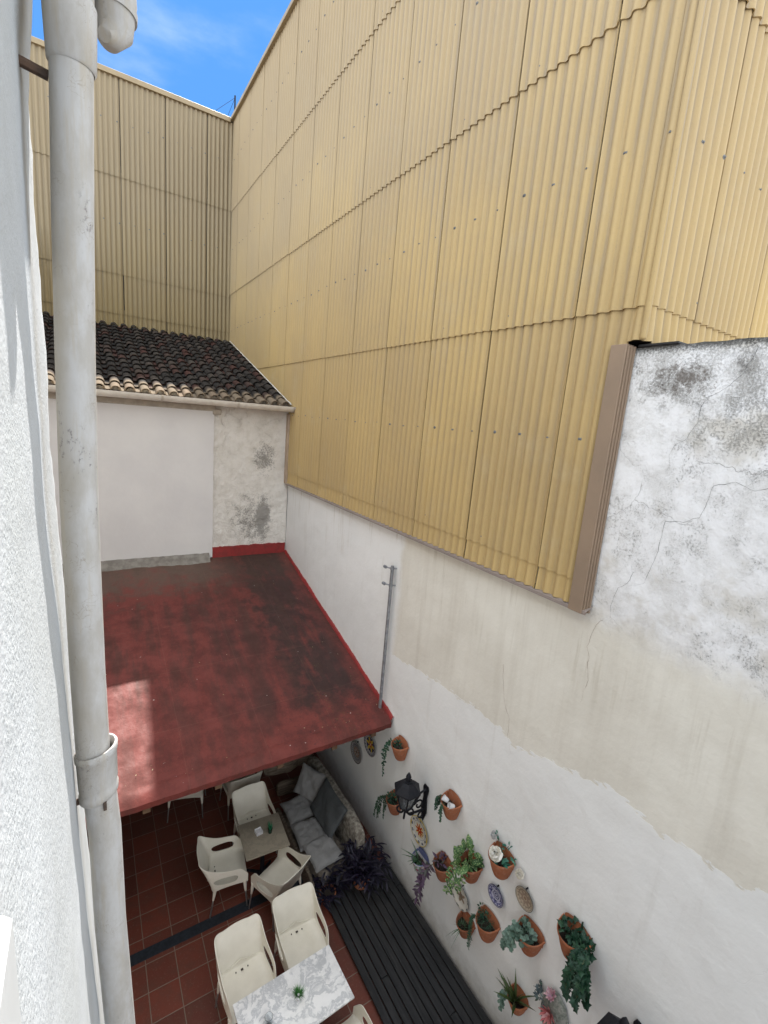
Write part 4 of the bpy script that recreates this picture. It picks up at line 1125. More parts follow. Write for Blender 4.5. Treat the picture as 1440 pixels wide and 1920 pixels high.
# B: dense small leaved trailer
p = pocket_pot(4.82, -5.53, 0.135, 0.185, 0.24, 'terracotta pot left below the lantern, thick curtain of tiny green leaves hanging from it')
def f(bm, sb, r):
    clump(bm, (-0.09, 0.03, 0.0), 0.10, 120, 0.028, r, 'oval', 0.6)
    for k in range(15): trail(bm, sb, (-0.06 - 0.010 * k, 0.08 + 0.004 * k, 0.0), (-0.6, 0.9 - 0.05 * k, 0.3), r.uniform(0.22, 0.52), 0.022, 0.022, r, 'oval', 0.55, 0.03)
plant(p, f, G_DARK, 2)
# C: pot with two white cups and burro tail
p = pocket_pot(3.66, -4.60, 0.135, 0.185, 0.24, 'terracotta pot right of the lantern holding two small white cups and a hanging succulent')
def f(bm, sb, r):
    for k in range(7): trail(bm, sb, (-0.10 - 0.012 * k, 0.11, 0.01), (-0.4, 1.0, 0.2), r.uniform(0.14, 0.24), 0.018, 0.012, r, 'oval', 0.7, 0.01)
    for k in range(3): trail(bm, sb, (-0.165, 0.02 - 0.012 * k, 0.0), (-1.0, 0.1, 0.2), 0.16 + 0.05 * k, 0.018, 0.012, r, 'oval', 0.7, 0.01)
plant(p, f, G_DARK, 3)
M_CUP = simple('glazed white cup', (0.72, 0.72, 0.73), None, 0.25, 5)
def cup(loc, ax, label):
    c = empty('white_cup', loc, label, 'cup', 'white cups lying in a terracotta pot')
    ax = Vector(ax).normalized(); q = Vector((0, 0, 1)).rotation_difference(ax).to_matrix().to_4x4()
    bm = B(); n_ = 24; prof = [(0.0, -0.001), (0.024, 0.0), (0.027, 0.004), (0.031, 0.03), (0.037, 0.066), (0.040, 0.070), (0.040, 0.074), (0.035, 0.074), (0.028, 0.03), (0.022, 0.008), (0.0, 0.007)]
    rings = [[bm.verts.new((r_ * math.cos(2*PI*i/n_), r_ * math.sin(2*PI*i/n_), z_)) for i in range(n_)] for r_, z_ in prof]
    for A, Bv in zip(rings, rings[1:]):
        for i in range(n_): bm.faces.new((A[i], A[(i+1) % n_], Bv[(i+1) % n_], Bv[i]))
    bmesh.ops.remove_doubles(bm, verts=bm.verts[:], dist=1e-5); bmesh.ops.transform(bm, matrix=q, verts=bm.verts[:])
    link('cup_body', bm, M_CUP, c, smooth=True, local=True, angle=0.8)
cup((3.68, 3.665, -4.590), (-0.45, 0.55, 0.35), 'white cup lying tilted at the back of the terracotta pot right of the lantern')
cup((3.70, 3.57, -4.600), (-0.75, 0.30, 0.25), 'white cup at the near rim of the terracotta pot right of the lantern')
# D: ceramic pot with aloe
p = pocket_pot(4.11, -5.90, 0.125, 0.175, 0.20, 'white ceramic pot painted with red flowers, spiky aloe growing in it', M_CERAM, 0.06, 'ceramic_wall_pot', 0.6)
def f(bm, sb, r):
    for (dx, dy, dz, L) in ((-0.7, 0.75, 0.75, 0.30), (-0.15, 0.45, 1.3, 0.30), (-0.5, -0.35, 1.3, 0.33), (-0.7, 1.2, 0.1, 0.27), (-0.6, -1.2, 0.2, 0.26), (-1.0, -0.1, 0.5, 0.18), (-1.0, 0.5, 0.2, 0.16), (-0.3, -0.7, 0.8, 0.17), (-0.9, -0.6, 0.0, 0.15), (-0.3, 0.1, 1.2, 0.2), (-1, .2, .9, .16)):
        leaf(bm, (-0.085, 0.0, -0.03), (dx, dy, dz), (-dx * 0.5, -dy * 0.5, 1.2), L, 0.036, 0.25, 8, 1)
plant(p, f, G_ALOE, 4, stem=False)
# E: purple trailing
p = pocket_pot(3.665, -5.545, 0.135, 0.185, 0.24, 'terracotta pot with dusky purple trailing spiderwort, between aloe and variegated pothos')
def f(bm, sb, r):
    clump(bm, (-0.09, 0.03, 0.03), 0.07, 20, 0.075, r, 'oval', 0.36)
    for k in range(5): trail(bm, sb, (-0.15 - 0.01 * k, 0.05, 0.0), (-1.0, 0.35, 0.2 - 0.1 * k), 0.26 + 0.08 * k, 0.085, 0.062, r, 'oval', 0.40)
plant(p, f, G_PURP2, 5)
# F: variegated pothos
p = pocket_pot(3.215, -5.10, 0.135, 0.185, 0.24, 'terracotta pot hidden behind big cream and green variegated leaves')
def f(bm, sb, r):
    clump(bm, (-0.10, 0.02, 0.06), 0.14, 46, 0.115, r, 'oval', 0.62, 0.9)
    for k in range(5): trail(bm, sb, (-0.14, 0.08 - 0.03 * k, 0.0), (-0.8, 0.6 - 0.25 * k, 0.2), 0.20 + 0.08 * ((k * 3) % 4), 0.055, 0.05, r, 'oval', 0.6)
plant(p, f, G_VAR, 6)
# G: white rose
p = pocket_pot(2.80, -4.60, 0.15, 0.195, 0.25, 'terracotta pot with a large white rose and blue green leaves')
def f(bm, sb, r):
    clump(bm, (-0.11, -0.03, 0.0), 0.085, 26, 0.06, r, 'oval', 0.65)
    for q in ((-0.02, 0.13, 0.14), (-0.03, -0.05, 0.16), (-0.02, -0.13, 0.05), (-0.05, 0.02, 0.1)):
        tube(sb, [(-0.08, 0.0, -0.05), Vector((-0.05, 0.0, 0.02)).lerp(Vector(q), 0.5), q], 0.003, 5); clump(bm, q, 0.03, 5, 0.04, r, 'oval', 0.6)
plant(p, f, G_BLUE, 7)
M_ROSE = m_leaf('cream white petals', (0.50, 0.46, 0.37), (0.74, 0.72, 0.66), (0.82, 0.80, 0.76), 0.6)
def rose(loc, ax, R, parent, mat=None):
    bm = B(); ax = Vector(ax).normalized(); q = Vector((0, 0, 1)).rotation_difference(ax).to_matrix().to_4x4(); rnd = random.Random(int(R * 1e5))
    for lay, (rr_, nn, tilt, h0) in enumerate(((0.12, 3, 0.1, 0.62), (0.3, 4, 0.25, 0.55), (0.52, 5, 0.5, 0.42), (0.78, 6, 0.9, 0.25), (1.0, 7, 1.25, 0.08))):
        for k in range(nn):
            an = 2 * PI * k / nn + lay * 0.6 + rnd.uniform(-.15, .15)
            wd = 2 * PI / nn * 0.60; rj = rnd.uniform(0.82, 1.18); hj = rnd.uniform(-0.12, 0.12)
            def pf(u, v):
                a = an + (u - 0.5) * wd * 2 * (0.6 + 0.4 * math.sin(PI * v)); rad = R * rr_ * rj * (0.35 + 0.65 * v ** 0.7) + R * 0.12 * math.sin(PI * v) * tilt
                return (rad * math.cos(a), rad * math.sin(a), R * (h0 * 1.35 + hj + 0.42 * v * math.cos(tilt) - 0.10 * (2 * u - 1) ** 2 * v + (-0.10 * tilt * v ** 3)))
            grid(bm, pf, 5, 4)
    bmesh.ops.transform(bm, matrix=Matrix.Translation(loc) @ q, verts=bm.verts[:])
    return link('rose_flower', bm, mat or M_ROSE, parent, smooth=True, local=True)
rose((-0.15, 0.01, 0.075), (-0.75, -0.05, 0.8), 0.075, p)
rose((-0.035, -0.245, 0.005), (-0.9, -0.1, 0.5), 0.048, p, simple('faded rose petals', (0.52, 0.48, 0.40), (0.62, 0.58, 0.5), 0.7, 12))
rose((-0.03, 0.165, 0.115), (-0.9, 0.1, 0.5), 0.040, p, simple('dry rose petals', (0.50, 0.50, 0.50), None, 0.7, 12))
# H: small pot with grass
p = pocket_pot(3.175, -5.93, 0.115, 0.165, 0.20, 'small terracotta pot of spider grass, lowest and furthest left of its row')
def f(bm, sb, r):
    tuft(bm, (-0.09, 0, -0.06), 26, 0.11, 0.009, 1.0, r, 0.5)
    for k in range(8): leaf(bm, (-0.13, -0.02, -0.04), (-0.9, r.uniform(-.5, .5), 0.3), (0.3, 0, 1), r.uniform(0.10, 0.2), 0.010, 0.9, 6, 1)
plant(p, f, G_ALOE, 8, stem=False)
# I: rosemary
p = pocket_pot(2.855, -5.54, 0.14, 0.19, 0.25, 'terracotta pot of rosemary like sprigs with a long stringy shoot hanging down')
def f(bm, sb, r):
    clump(bm, (-0.09, 0.0, -0.01), 0.095, 150, 0.042, r, 'blade', 0.16)
    clump(bm, (-0.05, 0.09, 0.04), 0.06, 30, 0.030, r, 'oval', 0.6)
    for k in range(6): trail(bm, sb, (-0.13, 0.10, 0.0), (-0.4, 1.0, 0.1), 0.22 + 0.06 * k, 0.026, 0.020, r, 'oval', 0.35)
plant(p, f, G_DARK, 9)
# J: silver round leaves
p = pocket_pot(2.315, -5.08, 0.145, 0.185, 0.24, 'terracotta pot with round silver green leaves spilling over its left side')
def f(bm, sb, r):
    clump(bm, (-0.10, 0.03, 0.01), 0.11, 60, 0.052, r, 'round')
    for k in range(7): trail(bm, sb, (-0.13, 0.09 - 0.01 * k, 0.0), (-0.7, 0.9 - 0.12 * k, 0.2), r.uniform(0.16, 0.34), 0.046, 0.040, r, 'round')
plant(p, f, G_SILVER, 10)
# K: big ivy
p = pocket_pot(1.875, -4.57, 0.155, 0.205, 0.27, 'biggest terracotta pot, at the right, with a heavy dark ivy cascade over its near side')
def f(bm, sb, r):
    clump(bm, (-0.07, 0.02, 0.05), 0.10, 34, 0.06, r, 'ivy')
    clump(bm, (-0.10, -0.10, -0.02), 0.10, 45, 0.06, r, 'ivy')
    for k in range(10): trail(bm, sb, (-0.10 - 0.012 * (k % 5), -0.05 - 0.014 * k, 0.02), (-0.5, -0.7 + 0.04 * k, 0.3), r.uniform(0.20, 0.46), 0.060, 0.042, r, 'ivy', None, 0.04)
    trail(bm, sb, (-0.14, -0.10, -0.30), (-0.3, 0.3, -1), 0.20, 0.062, 0.055, r, 'ivy')
plant(p, f, G_IVY, 11)
# L: bromeliad
p = pocket_pot(2.33, -5.98, 0.11, 0.15, 0.18, 'small terracotta pot with a large spiky olive green bromeliad, near the bottom')
def f(bm, sb, r):
    tuft(bm, (-0.085, 0.0, -0.02), 13, 0.30, 0.05, 1.3, r, 0.35, 1, 8)
    tuft(bm, (-0.085, 0.0, -0.01), 6, 0.27, 0.045, 0.5, r, 0.2, 1, 8)
plant(p, f, G_OLIVE, 12, stem=False)
def f(bm, sb, r):
    for k in range(3): trail(bm, sb, (-0.09, 0.08 - 0.02 * k, 0.0), (-0.5, 1.0, 0.1), 0.16 + 0.06 * k, 0.034, 0.032, r, 'round')
plant(p, f, G_SILVER, 13, 'trailing_shoot')
# M: oval planter with pink lotus flowers
lot = empty('lotus_planter', (WX - 0.02, 1.93, -5.55), 'oval grey mossy wall ornament with pink and white lotus flowers, right of the bromeliad', 'wall ornament')
bm = B()
def lf(u, v):
    a = 2 * PI * u; rr_ = math.sin(PI * v / 2); w = 0.15; h = 0.27
    q = 1 + 0.05 * fb(math.cos(a) * 3, math.sin(a) * 3)
    return (-0.005 - 0.085 * math.cos(PI * v / 2) * (1 + 0.15 * fb(u * 6, v * 6)), w * rr_ * math.cos(a) * q, -0.14 + h * rr_ * math.sin(a) * q + 0.01)
grid(bm, lf, 48, 14); bmesh.ops.remove_doubles(bm, verts=bm.verts[:], dist=0.0005)
link('mossy_backing', bm, simple('grey green lichen moss', (0.13, 0.15, 0.125), (0.30, 0.30, 0.27), 0.95, 30, 0.012, 60), lot, smooth=True, local=True)
M_PINK = m_leaf('pink white petal', (0.62, 0.30, 0.36), (0.70, 0.52, 0.54), (0.60, 0.36, 0.52), 0.6)
M_CORAL = m_leaf('coral petal', (0.52, 0.14, 0.15), (0.62, 0.25, 0.24), (0.66, 0.42, 0.42), 0.6)
for (c_, ax, n_, L, m_) in (((-0.10, 0.0, -0.04), (-1, -0.05, 0.35), 26, 0.105, M_CORAL), ((-0.06, 0.03, 0.12), (-0.7, 0.1, 0.8), 20, 0.075, M_PINK)):
    bm = B(); rnd = random.Random(5); ax = Vector(ax).normalized(); u_ = ax.orthogonal().normalized(); w_ = ax.cross(u_)
    for k in range(n_):
        an = k * 2.4; sp_ = 0.35 + 1.5 * k / n_
        dr = u_ * math.cos(an) + w_ * math.sin(an)
        leaf(bm, Vector(c_) + dr * 0.008, ax + dr * sp_, ax * 0.8 - dr, L * rnd.uniform(0.8, 1.1), 0.024, -0.15, 6, 0)
    link('lotus_flower', bm, m_, lot, local=True)
bm = B(); rnd = random.Random(9)
clump(bm, (-0.07, 0.10, -0.03), 0.07, 24, 0.04, rnd, 'oval', 0.5); clump(bm, (-0.07, -0.08, -0.12), 0.09, 26, 0.04, rnd, 'oval', 0.5); clump(bm, (-0.05, 0.19, 0.0), 0.05, 12, 0.04, rnd, 'ivy')
link('foliage', bm, m_leaf('dusty blue leaf', (0.05, 0.075, 0.085), (0.09, 0.12, 0.13), (0.06, 0.10, 0.07)), lot, local=True)

# ---- decorated plates
def plate(y, z, R, label, stops, petals=(), rough=0.25, rim=True, tilt=0.0, dots=None):
    o = empty('wall_plate', (WX - 0.018, y, z), label, 'plate', 'painted ceramic plates hung on the white wall')
    n = Nd('painted plate glaze'); P = n.obj(); x, yy, zz = n.xyz(P)
    r = n.mth('DIVIDE', n.mth('SQRT', n.mth('ADD', n.mth('MULTIPLY', yy, yy), n.mth('MULTIPLY', zz, zz))), R)
    th = n.mth('ARCTAN2', zz, yy)
    c = n.ramp(r, stops, 'CONSTANT')
    for (k, r0, amp, inner, colr, ph) in petals:
        w_ = n.mth('MULTIPLY_ADD', n.mth('COSINE', n.mth('MULTIPLY_ADD', th, float(k), ph)), amp, r0)
        m = n.mth('MULTIPLY', n.ss(r, n.mth('ADD', w_, 0.012), n.mth('SUBTRACT', w_, 0.012)), n.ss(r, inner - 0.01, inner + 0.01))
        c = n.mix(m, c, colr)
    if dots:
        k, r0, wd, colr = dots
        cd = n.mth('COSINE', n.mth('MULTIPLY', th, float(k)))
        m = n.mth('MULTIPLY', n.ss(cd, 0.05, 0.25), n.mth('MULTIPLY', n.ss(r, r0 - wd - 0.01, r0 - wd + 0.01), n.ss(r, r0 + wd + 0.01, r0 + wd - 0.01)))
        m = n.mth('MULTIPLY', m, n.ss(n.noise(P, 60, 2), 0.35, 0.45))
        c = n.mix(m, c, colr)
    mat = n.done(c, rough, spec=0.5)
    bm = B(); N_ = 56
    prof = [(0.0, -0.006), (0.55, -0.007), (0.66, -0.010), (0.74, -0.017), (0.97, -0.024), (1.0, -0.023), (0.99, -0.017), (0.72, -0.008), (0.5, 0.0)]
    rings = [[bm.verts.new((h, R * q * math.cos(2*PI*i/N_), R * q * math.sin(2*PI*i/N_))) for i in range(N_)] for q, h in prof]
    for A, Bv in zip(rings, rings[1:]):
        for i in range(N_): bm.faces.new((A[i], A[(i+1) % N_], Bv[(i+1) % N_], Bv[i]))
    bm.faces.new(rings[-1][::-1])
    bmesh.ops.remove_doubles(bm, verts=bm.verts[:], dist=1e-5)
    link('dish', bm, mat, o, smooth=True, local=True, angle=0.8)
    bm = B(); box(bm, (-0.012, -0.006, R - 0.004), (0.016, 0.006, R + 0.012), 0.001); link('hanger', bm, M_IRON, o, local=True)
    o.rotation_euler = (0, 0, 0)
    return o
W_ = (0.62, 0.60, 0.54); GR = (0.28, 0.27, 0.28); BR = (0.20, 0.13, 0.10); NV = (0.030, 0.035, 0.10); YL = (0.55, 0.40, 0.06); RD = (0.42, 0.05, 0.02)
plate(6.079, -5.643, 0.19, 'grey mosaic patterned plate with a brown centre, furthest left near the roof edge',
      [(0.0, BR), (0.14, (0.34, 0.3, 0.26)), (0.2, BR), (0.42, (0.42, 0.40, 0.37)), (0.46, (0.16, 0.14, 0.13)), (0.52, (0.40, 0.38, 0.36)), (0.9, (0.12, 0.11, 0.11)), (0.97, (0.4, 0.38, 0.35))],
      [(12, 0.42, 0.07, 0.22, (0.30, 0.17, 0.13), 0), (24, 0.80, 0.10, 0.56, (0.20, 0.19, 0.20), 0.5), (8, 0.3, 0.1, 0.16, (0.36, 0.34, 0.3), 0.0)])
plate(5.667, -5.21, 0.19, 'plate with a yellow star flower and red heart on dark blue, second from the left',
      [(0.0, RD), (0.12, W_), (0.17, NV), (0.64, (0.5, 0.48, 0.45)), (0.68, (0.13, 0.13, 0.17)), (0.93, (0.45, 0.43, 0.4))],
      [(6, 0.46, 0.20, 0.0, YL, 0), (6, 0.24, 0.10, 0.0, RD, PI), (20, 0.82, 0.09, 0.70, (0.36, 0.35, 0.36), 0), (1, 0.10, 0.0, 0.0, (0.6, 0.45, 0.3), 0)])
plate(4.241, -5.587, 0.20, 'largest white plate with an orange red flower and yellow edge panels, under the lantern',
      [(0.0, YL), (0.08, RD), (0.2, W_), (0.62, (0.25, 0.26, 0.33)), (0.645, W_), (0.95, YL)],
      [(8, 0.40, 0.13, 0.0, (0.60, 0.50, 0.22), 0.4), (9, 0.32, 0.14, 0.05, RD, 0), (4, 0.80, 0.15, 0.86, YL, 0)], dots=(11, 0.80, 0.07, (0.06, 0.08, 0.14)))
plate(3.335, -5.745, 0.155, 'cream plate with a brown sprig centre, partly covered by variegated leaves',
      [(0.0, (0.30, 0.20, 0.13)), (0.10, W_), (0.5, W_), (0.98, (0.1, 0.12, 0.14))],
      [(5, 0.36, 0.16, 0.06, (0.28, 0.20, 0.14), 0.4), (7, 0.22, 0.10, 0.0, (0.20, 0.16, 0.12), 0)], dots=(9, 0.90, 0.05, (0.06, 0.09, 0.10)))
plate(2.825, -5.177, 0.117, 'small navy and white geometric plate below the white rose pot',
      [(0.0, (0.35, 0.35, 0.45)), (0.12, NV), (0.2, (0.40, 0.40, 0.52)), (0.84, NV), (0.90, (0.42, 0.42, 0.52)), (0.95, NV)],
      [(4, 0.56, 0.12, 0.30, NV, 0), (4, 0.50, 0.05, 0.38, (0.45, 0.45, 0.55), 0), (12, 0.78, 0.06, 0.66, (0.10, 0.10, 0.22), 0)])
plate(2.463, -4.833, 0.120, 'small sand brown mosaic plate with a dark rim, furthest right of the plates',
      [(0.0, (0.24, 0.16, 0.11)), (0.15, (0.40, 0.33, 0.25)), (0.85, (0.18, 0.16, 0.13)), (0.89, (0.44, 0.38, 0.30)), (0.95, (0.06, 0.06, 0.06))],
      [(8, 0.52, 0.14, 0.22, (0.27, 0.20, 0.15), 0), (16, 0.74, 0.05, 0.62, (0.24, 0.19, 0.14), 0)])

# ---- lanterns
def m_glass():
    n = Nd('smoky lantern glass'); n.b.inputs['Transmission Weight'].default_value = 0.6
    return n.done((0.20, 0.22, 0.24), 0.15, spec=0.4)
M_GLASS = m_glass()
def lantern(loc, s, label, rzz=0.0):
    o = empty('wall_lantern', loc, label, 'lantern', 'black iron lanterns on the white wall')
    cx = -0.30 * s
    def ringp(r, z, n_=6, ph=0.0): return [Vector((cx + r * s * math.cos(2*PI*i/n_ + ph), r * s * math.sin(2*PI*i/n_ + ph), z * s)) for i in range(n_)]
    bm = B()
    lv = [(0.165, 0.0), (0.172, -0.012), (0.170, 0.010), (0.10, 0.075), (0.055, 0.10), (0.055, 0.115)]
    R_ = [[bm.verts.new(p) for p in ringp(r, z)] for r, z in lv]
    for A, Bv in zip(R_, R_[1:]):
        for i in range(6): bm.faces.new((A[i], A[(i+1) % 6], Bv[(i+1) % 6], Bv[i]))
    bm.faces.new(R_[-1]); bm.faces.new(R_[0][::-1])
    link('roof', bm, M_IRON, o, local=True)
    bm = B(); tube(bm, [(cx, 0, 0.105 * s), (cx, 0, 0.14 * s), (cx, 0, 0.165 * s), (cx, 0, 0.19 * s), (cx, 0, 0.225 * s)], [0.03 * s, 0.022 * s, 0.034 * s, 0.026 * s, 0.006 * s], 14)
    link('finial', bm, M_IRON, o, local=True, smooth=True, angle=0.8)
    bm = B(); top = ringp(0.145, -0.008); bot = ringp(0.075, -0.235)
    for i in range(6): tube(bm, [top[i], bot[i]], 0.010 * s, 6)
    for ring in (top, bot):
        for i in range(6): tube(bm, [ring[i], ring[(i+1) % 6]], 0.009 * s, 6)
    bmesh.ops.remove_doubles(bm, verts=bm.verts[:], dist=1e-5); link('frame', bm, M_IRON, o, local=True)
    bm = B(); t_ = [bm.verts.new(p) for p in ringp(0.139, -0.012)]; b_ = [bm.verts.new(p) for p in ringp(0.071, -0.232)]
    for i in range(6): bm.faces.new((t_[i], t_[(i+1) % 6], b_[(i+1) % 6], b_[i]))
    link('glass', bm, M_GLASS, o, local=True)
    bm = B(); tube(bm, [(cx, 0, -0.235 * s), (cx, 0, -0.26 * s), (cx, 0, -0.29 * s), (cx, 0, -0.33 * s)], [0.075 * s, 0.04 * s, 0.028 * s, 0.012 * s], 12)
    def scroll(c, r, a0, a1, plane, rad=0.011):
        pts = []
        for i in range(19):
            t = i / 18; a = a0 + (a1 - a0) * t; rr_ = r * (1 - 0.65 * t)
            pts.append(Vector((c[0] + rr_ * math.cos(a) * plane[0], c[1] + rr_ * math.cos(a) * plane[1], c[2] + rr_ * math.sin(a))) * s)
        tube(bm, pts, rad * s, 6)
    for ph in range(4):
        an = ph * PI / 2 + PI / 4; scroll((-0.30 + 0.055 * math.cos(an), 0.055 * math.sin(an), -0.30), 0.055, PI / 2, -PI * 1.4, (math.cos(an), math.sin(an)), 0.012)
    tube(bm, [(cx, 0, -0.30 * s), (-0.24 * s, 0, -0.37 * s), (-0.13 * s, 0, -0.39 * s), (-0.01, 0, -0.40 * s)], 0.014 * s, 8)
    tube(bm, [(-0.01, 0, -0.12 * s), (-0.09 * s, 0, -0.14 * s), (-0.13 * s, 0, -0.20 * s), (-0.20 * s, 0, -0.26 * s), (cx, 0, -0.27 * s)], 0.013 * s, 8)
    scroll((-0.10, 0, -0.30), 0.07, PI * 0.9, -PI * 1.2, (1, 0)); scroll((-0.05, 0, -0.47), 0.05, PI / 2, PI * 2.2, (1, 0))
    link('bracket', bm, M_IRON, o, local=True, smooth=True, angle=0.9)
    bm = B()
    P_ = [(-0.035, 0.06), (0.035, 0.06), (0.05, 0.02), (0.03, -0.10), (0.05, -0.30), (0.03, -0.36), (0.0, -0.44), (-0.03, -0.36), (-0.05, -0.30), (-0.03, -0.10), (-0.05, 0.02)]
    A = [bm.verts.new((-0.014 * s, y * s, (z - 0.13) * s)) for y, z in P_]; Bv = [bm.verts.new((0.0, y * s, (z - 0.13) * s)) for y, z in P_]
    bm.faces.new(A); bm.faces.new(Bv[::-1])
    for i in range(len(P_)): bm.faces.new((A[i], A[(i+1) % len(P_)], Bv[(i+1) % len(P_)], Bv[i]))
    link('back_plate', bm, M_IRON, o, local=True)
    return o
lantern((WX - 0.008, 4.21, -4.76), 1.12, 'black six sided iron lantern on a scrolled bracket near the roof corner')
lantern((WX - 0.008, 1.22, -4.71), 1.12, 'black iron lantern at the bottom edge of the view, only its roof in sight')

# ---- galvanised pole on the wall
pole = empty('steel_pole', (3.73, 5.44, cz(5.44)), 'grey galvanised pole with two clamps standing on the red roof corner against the white wall', 'pole')
M_GALV = simple('galvanised steel', (0.34, 0.36, 0.38), (0.22, 0.23, 0.25), 0.45, 14, 0.0006, 60, metal=0.6, world_space=True)
bm = B(); tube(bm, [(3.715, 5.40, cz(5.4) - 0.01), (3.73, 5.42, -3.2), (3.735, 5.425, -2.06)], 0.026, 16); link('tube', bm, M_GALV, pole, smooth=True, angle=0.8)
for z in (-2.10, -2.36):
    bm = B(); tube(bm, [(3.733, 5.425, z - 0.02), (3.733, 5.425, z + 0.02)], 0.031, 16); tube(bm, [(3.72, 5.44, z), (3.68, 5.53, z)], 0.011, 8); tube(bm, [(3.68, 5.51, z), (3.68, 5.56, z)], 0.024, 10); tube(bm, [(3.73, 5.42, z), (3.80, 5.40, z)], 0.008, 8)
    link('clamp', bm, M_GALV, pole, smooth=True, angle=0.8)

# ---- stone and timber bench with cushions
def rocky(bm, lo, hi, n3, amp, seed, fr=6):
    """rounded, uneven block"""
    old = set(bm.verts); vs_ = box(bm, lo, hi)
    es = list({e for v in vs_ for e in v.link_edges})
    r = bmesh.ops.subdivide_edges(bm, edges=es, cuts=n3, use_grid_fill=True)
    c = (Vector(lo) + Vector(hi)) / 2; sz = (Vector(hi) - Vector(lo)) / 2
    allv = [v for v in bm.verts if v not in old]
    for v in allv:
        q = Vector(((v.co.x - c.x) / sz.x, (v.co.y - c.y) / sz.y, (v.co.z - c.z) / sz.z))
        l = max(1.0, (abs(q.x) ** 5 + abs(q.y) ** 5 + abs(q.z) ** 5) ** 0.2)
        q = q / l; p = Vector((q.x * sz.x, q.y * sz.y, q.z * sz.z)) + c
        nn = Vector((mnoise.noise(p * fr + Vector((seed, 0, 0))), mnoise.noise(p * fr + Vector((0, seed, 0))), mnoise.noise(p * fr + Vector((0, 0, seed)))))
        v.co = p + nn * amp
M_STONE = simple('pale rough stone', (0.20, 0.17, 0.14), (0.09, 0.075, 0.06), 0.95, 9, 0.03, 30, world_space=True)
M_STONE2 = simple('whitewashed crumbling ledge', (0.34, 0.31, 0.26), (0.12, 0.10, 0.08), 0.95, 16, 0.03, 35, world_space=True)
def m_oldwood():
    n = Nd('old grey brown timber'); P = n.pos(); g = n.noise(n.scl(P, (0.8, 8, 8)), 6, 6, 0.65)
    c = n.mix(n.ss(g, 0.35, 0.68), (0.10, 0.075, 0.055), (0.21, 0.165, 0.125))
    return n.done(c, 0.9, n.bump(g, 0.01, 0.9), spec=0.2)
M_WOOD = m_oldwood()
bench = empty('garden_bench', (2.85, 5.8, FLOOR), 'rough stone and timber bench in the corner under the red roof, loaded with grey cushions', 'bench')
bm = B(); rocky(bm, (2.56, 4.95, FLOOR), (3.20, 6.42, FLOOR + 0.36), 14, 0.05, 3.0, 3); link('stone_seat', bm, M_STONE, bench, smooth=True, angle=0.8)
bm = B()
y = 4.98; rr = random.Random(3)
while y < 6.75:
    L = rr.uniform(0.16, 0.34); w = rr.uniform(0.05, 0.08)
    rocky(bm, (3.22 - w, y, FLOOR + 0.72 + rr.uniform(-.02, .02)), (3.30 + w * 0.4, y + L, FLOOR + 0.90 + rr.uniform(-.02, .03)), 6, 0.03, y * 3, 9); y += L * 0.93
rocky(bm, (3.20, 4.95, FLOOR), (3.40, 6.9, FLOOR + 0.78), 12, 0.03, 8.0, 4)
link('stone_ledge', bm, M_STONE2, bench, smooth=True, angle=0.8)
for i, (x0, x1, y0, z0, z1, sd) in enumerate(((2.45, 3.36, 6.96, -6.36, -6.14, 1.0), (2.66, 3.34, 6.84, -6.78, -6.52, 2.0))):
    bm = B(); rocky(bm, (x0, y0, z0), (x1, y0 + 0.12, z1), 10, 0.045, sd, 4); link('back_board', bm, M_WOOD, bench, smooth=True, angle=0.8)
bm = B(); rocky(bm, (2.50, 4.93, FLOOR), (2.565, 6.5, FLOOR + 0.30), 8, 0.02, 4.0, 5); link('front_board', bm, M_WOOD, bench, smooth=True, angle=0.8)

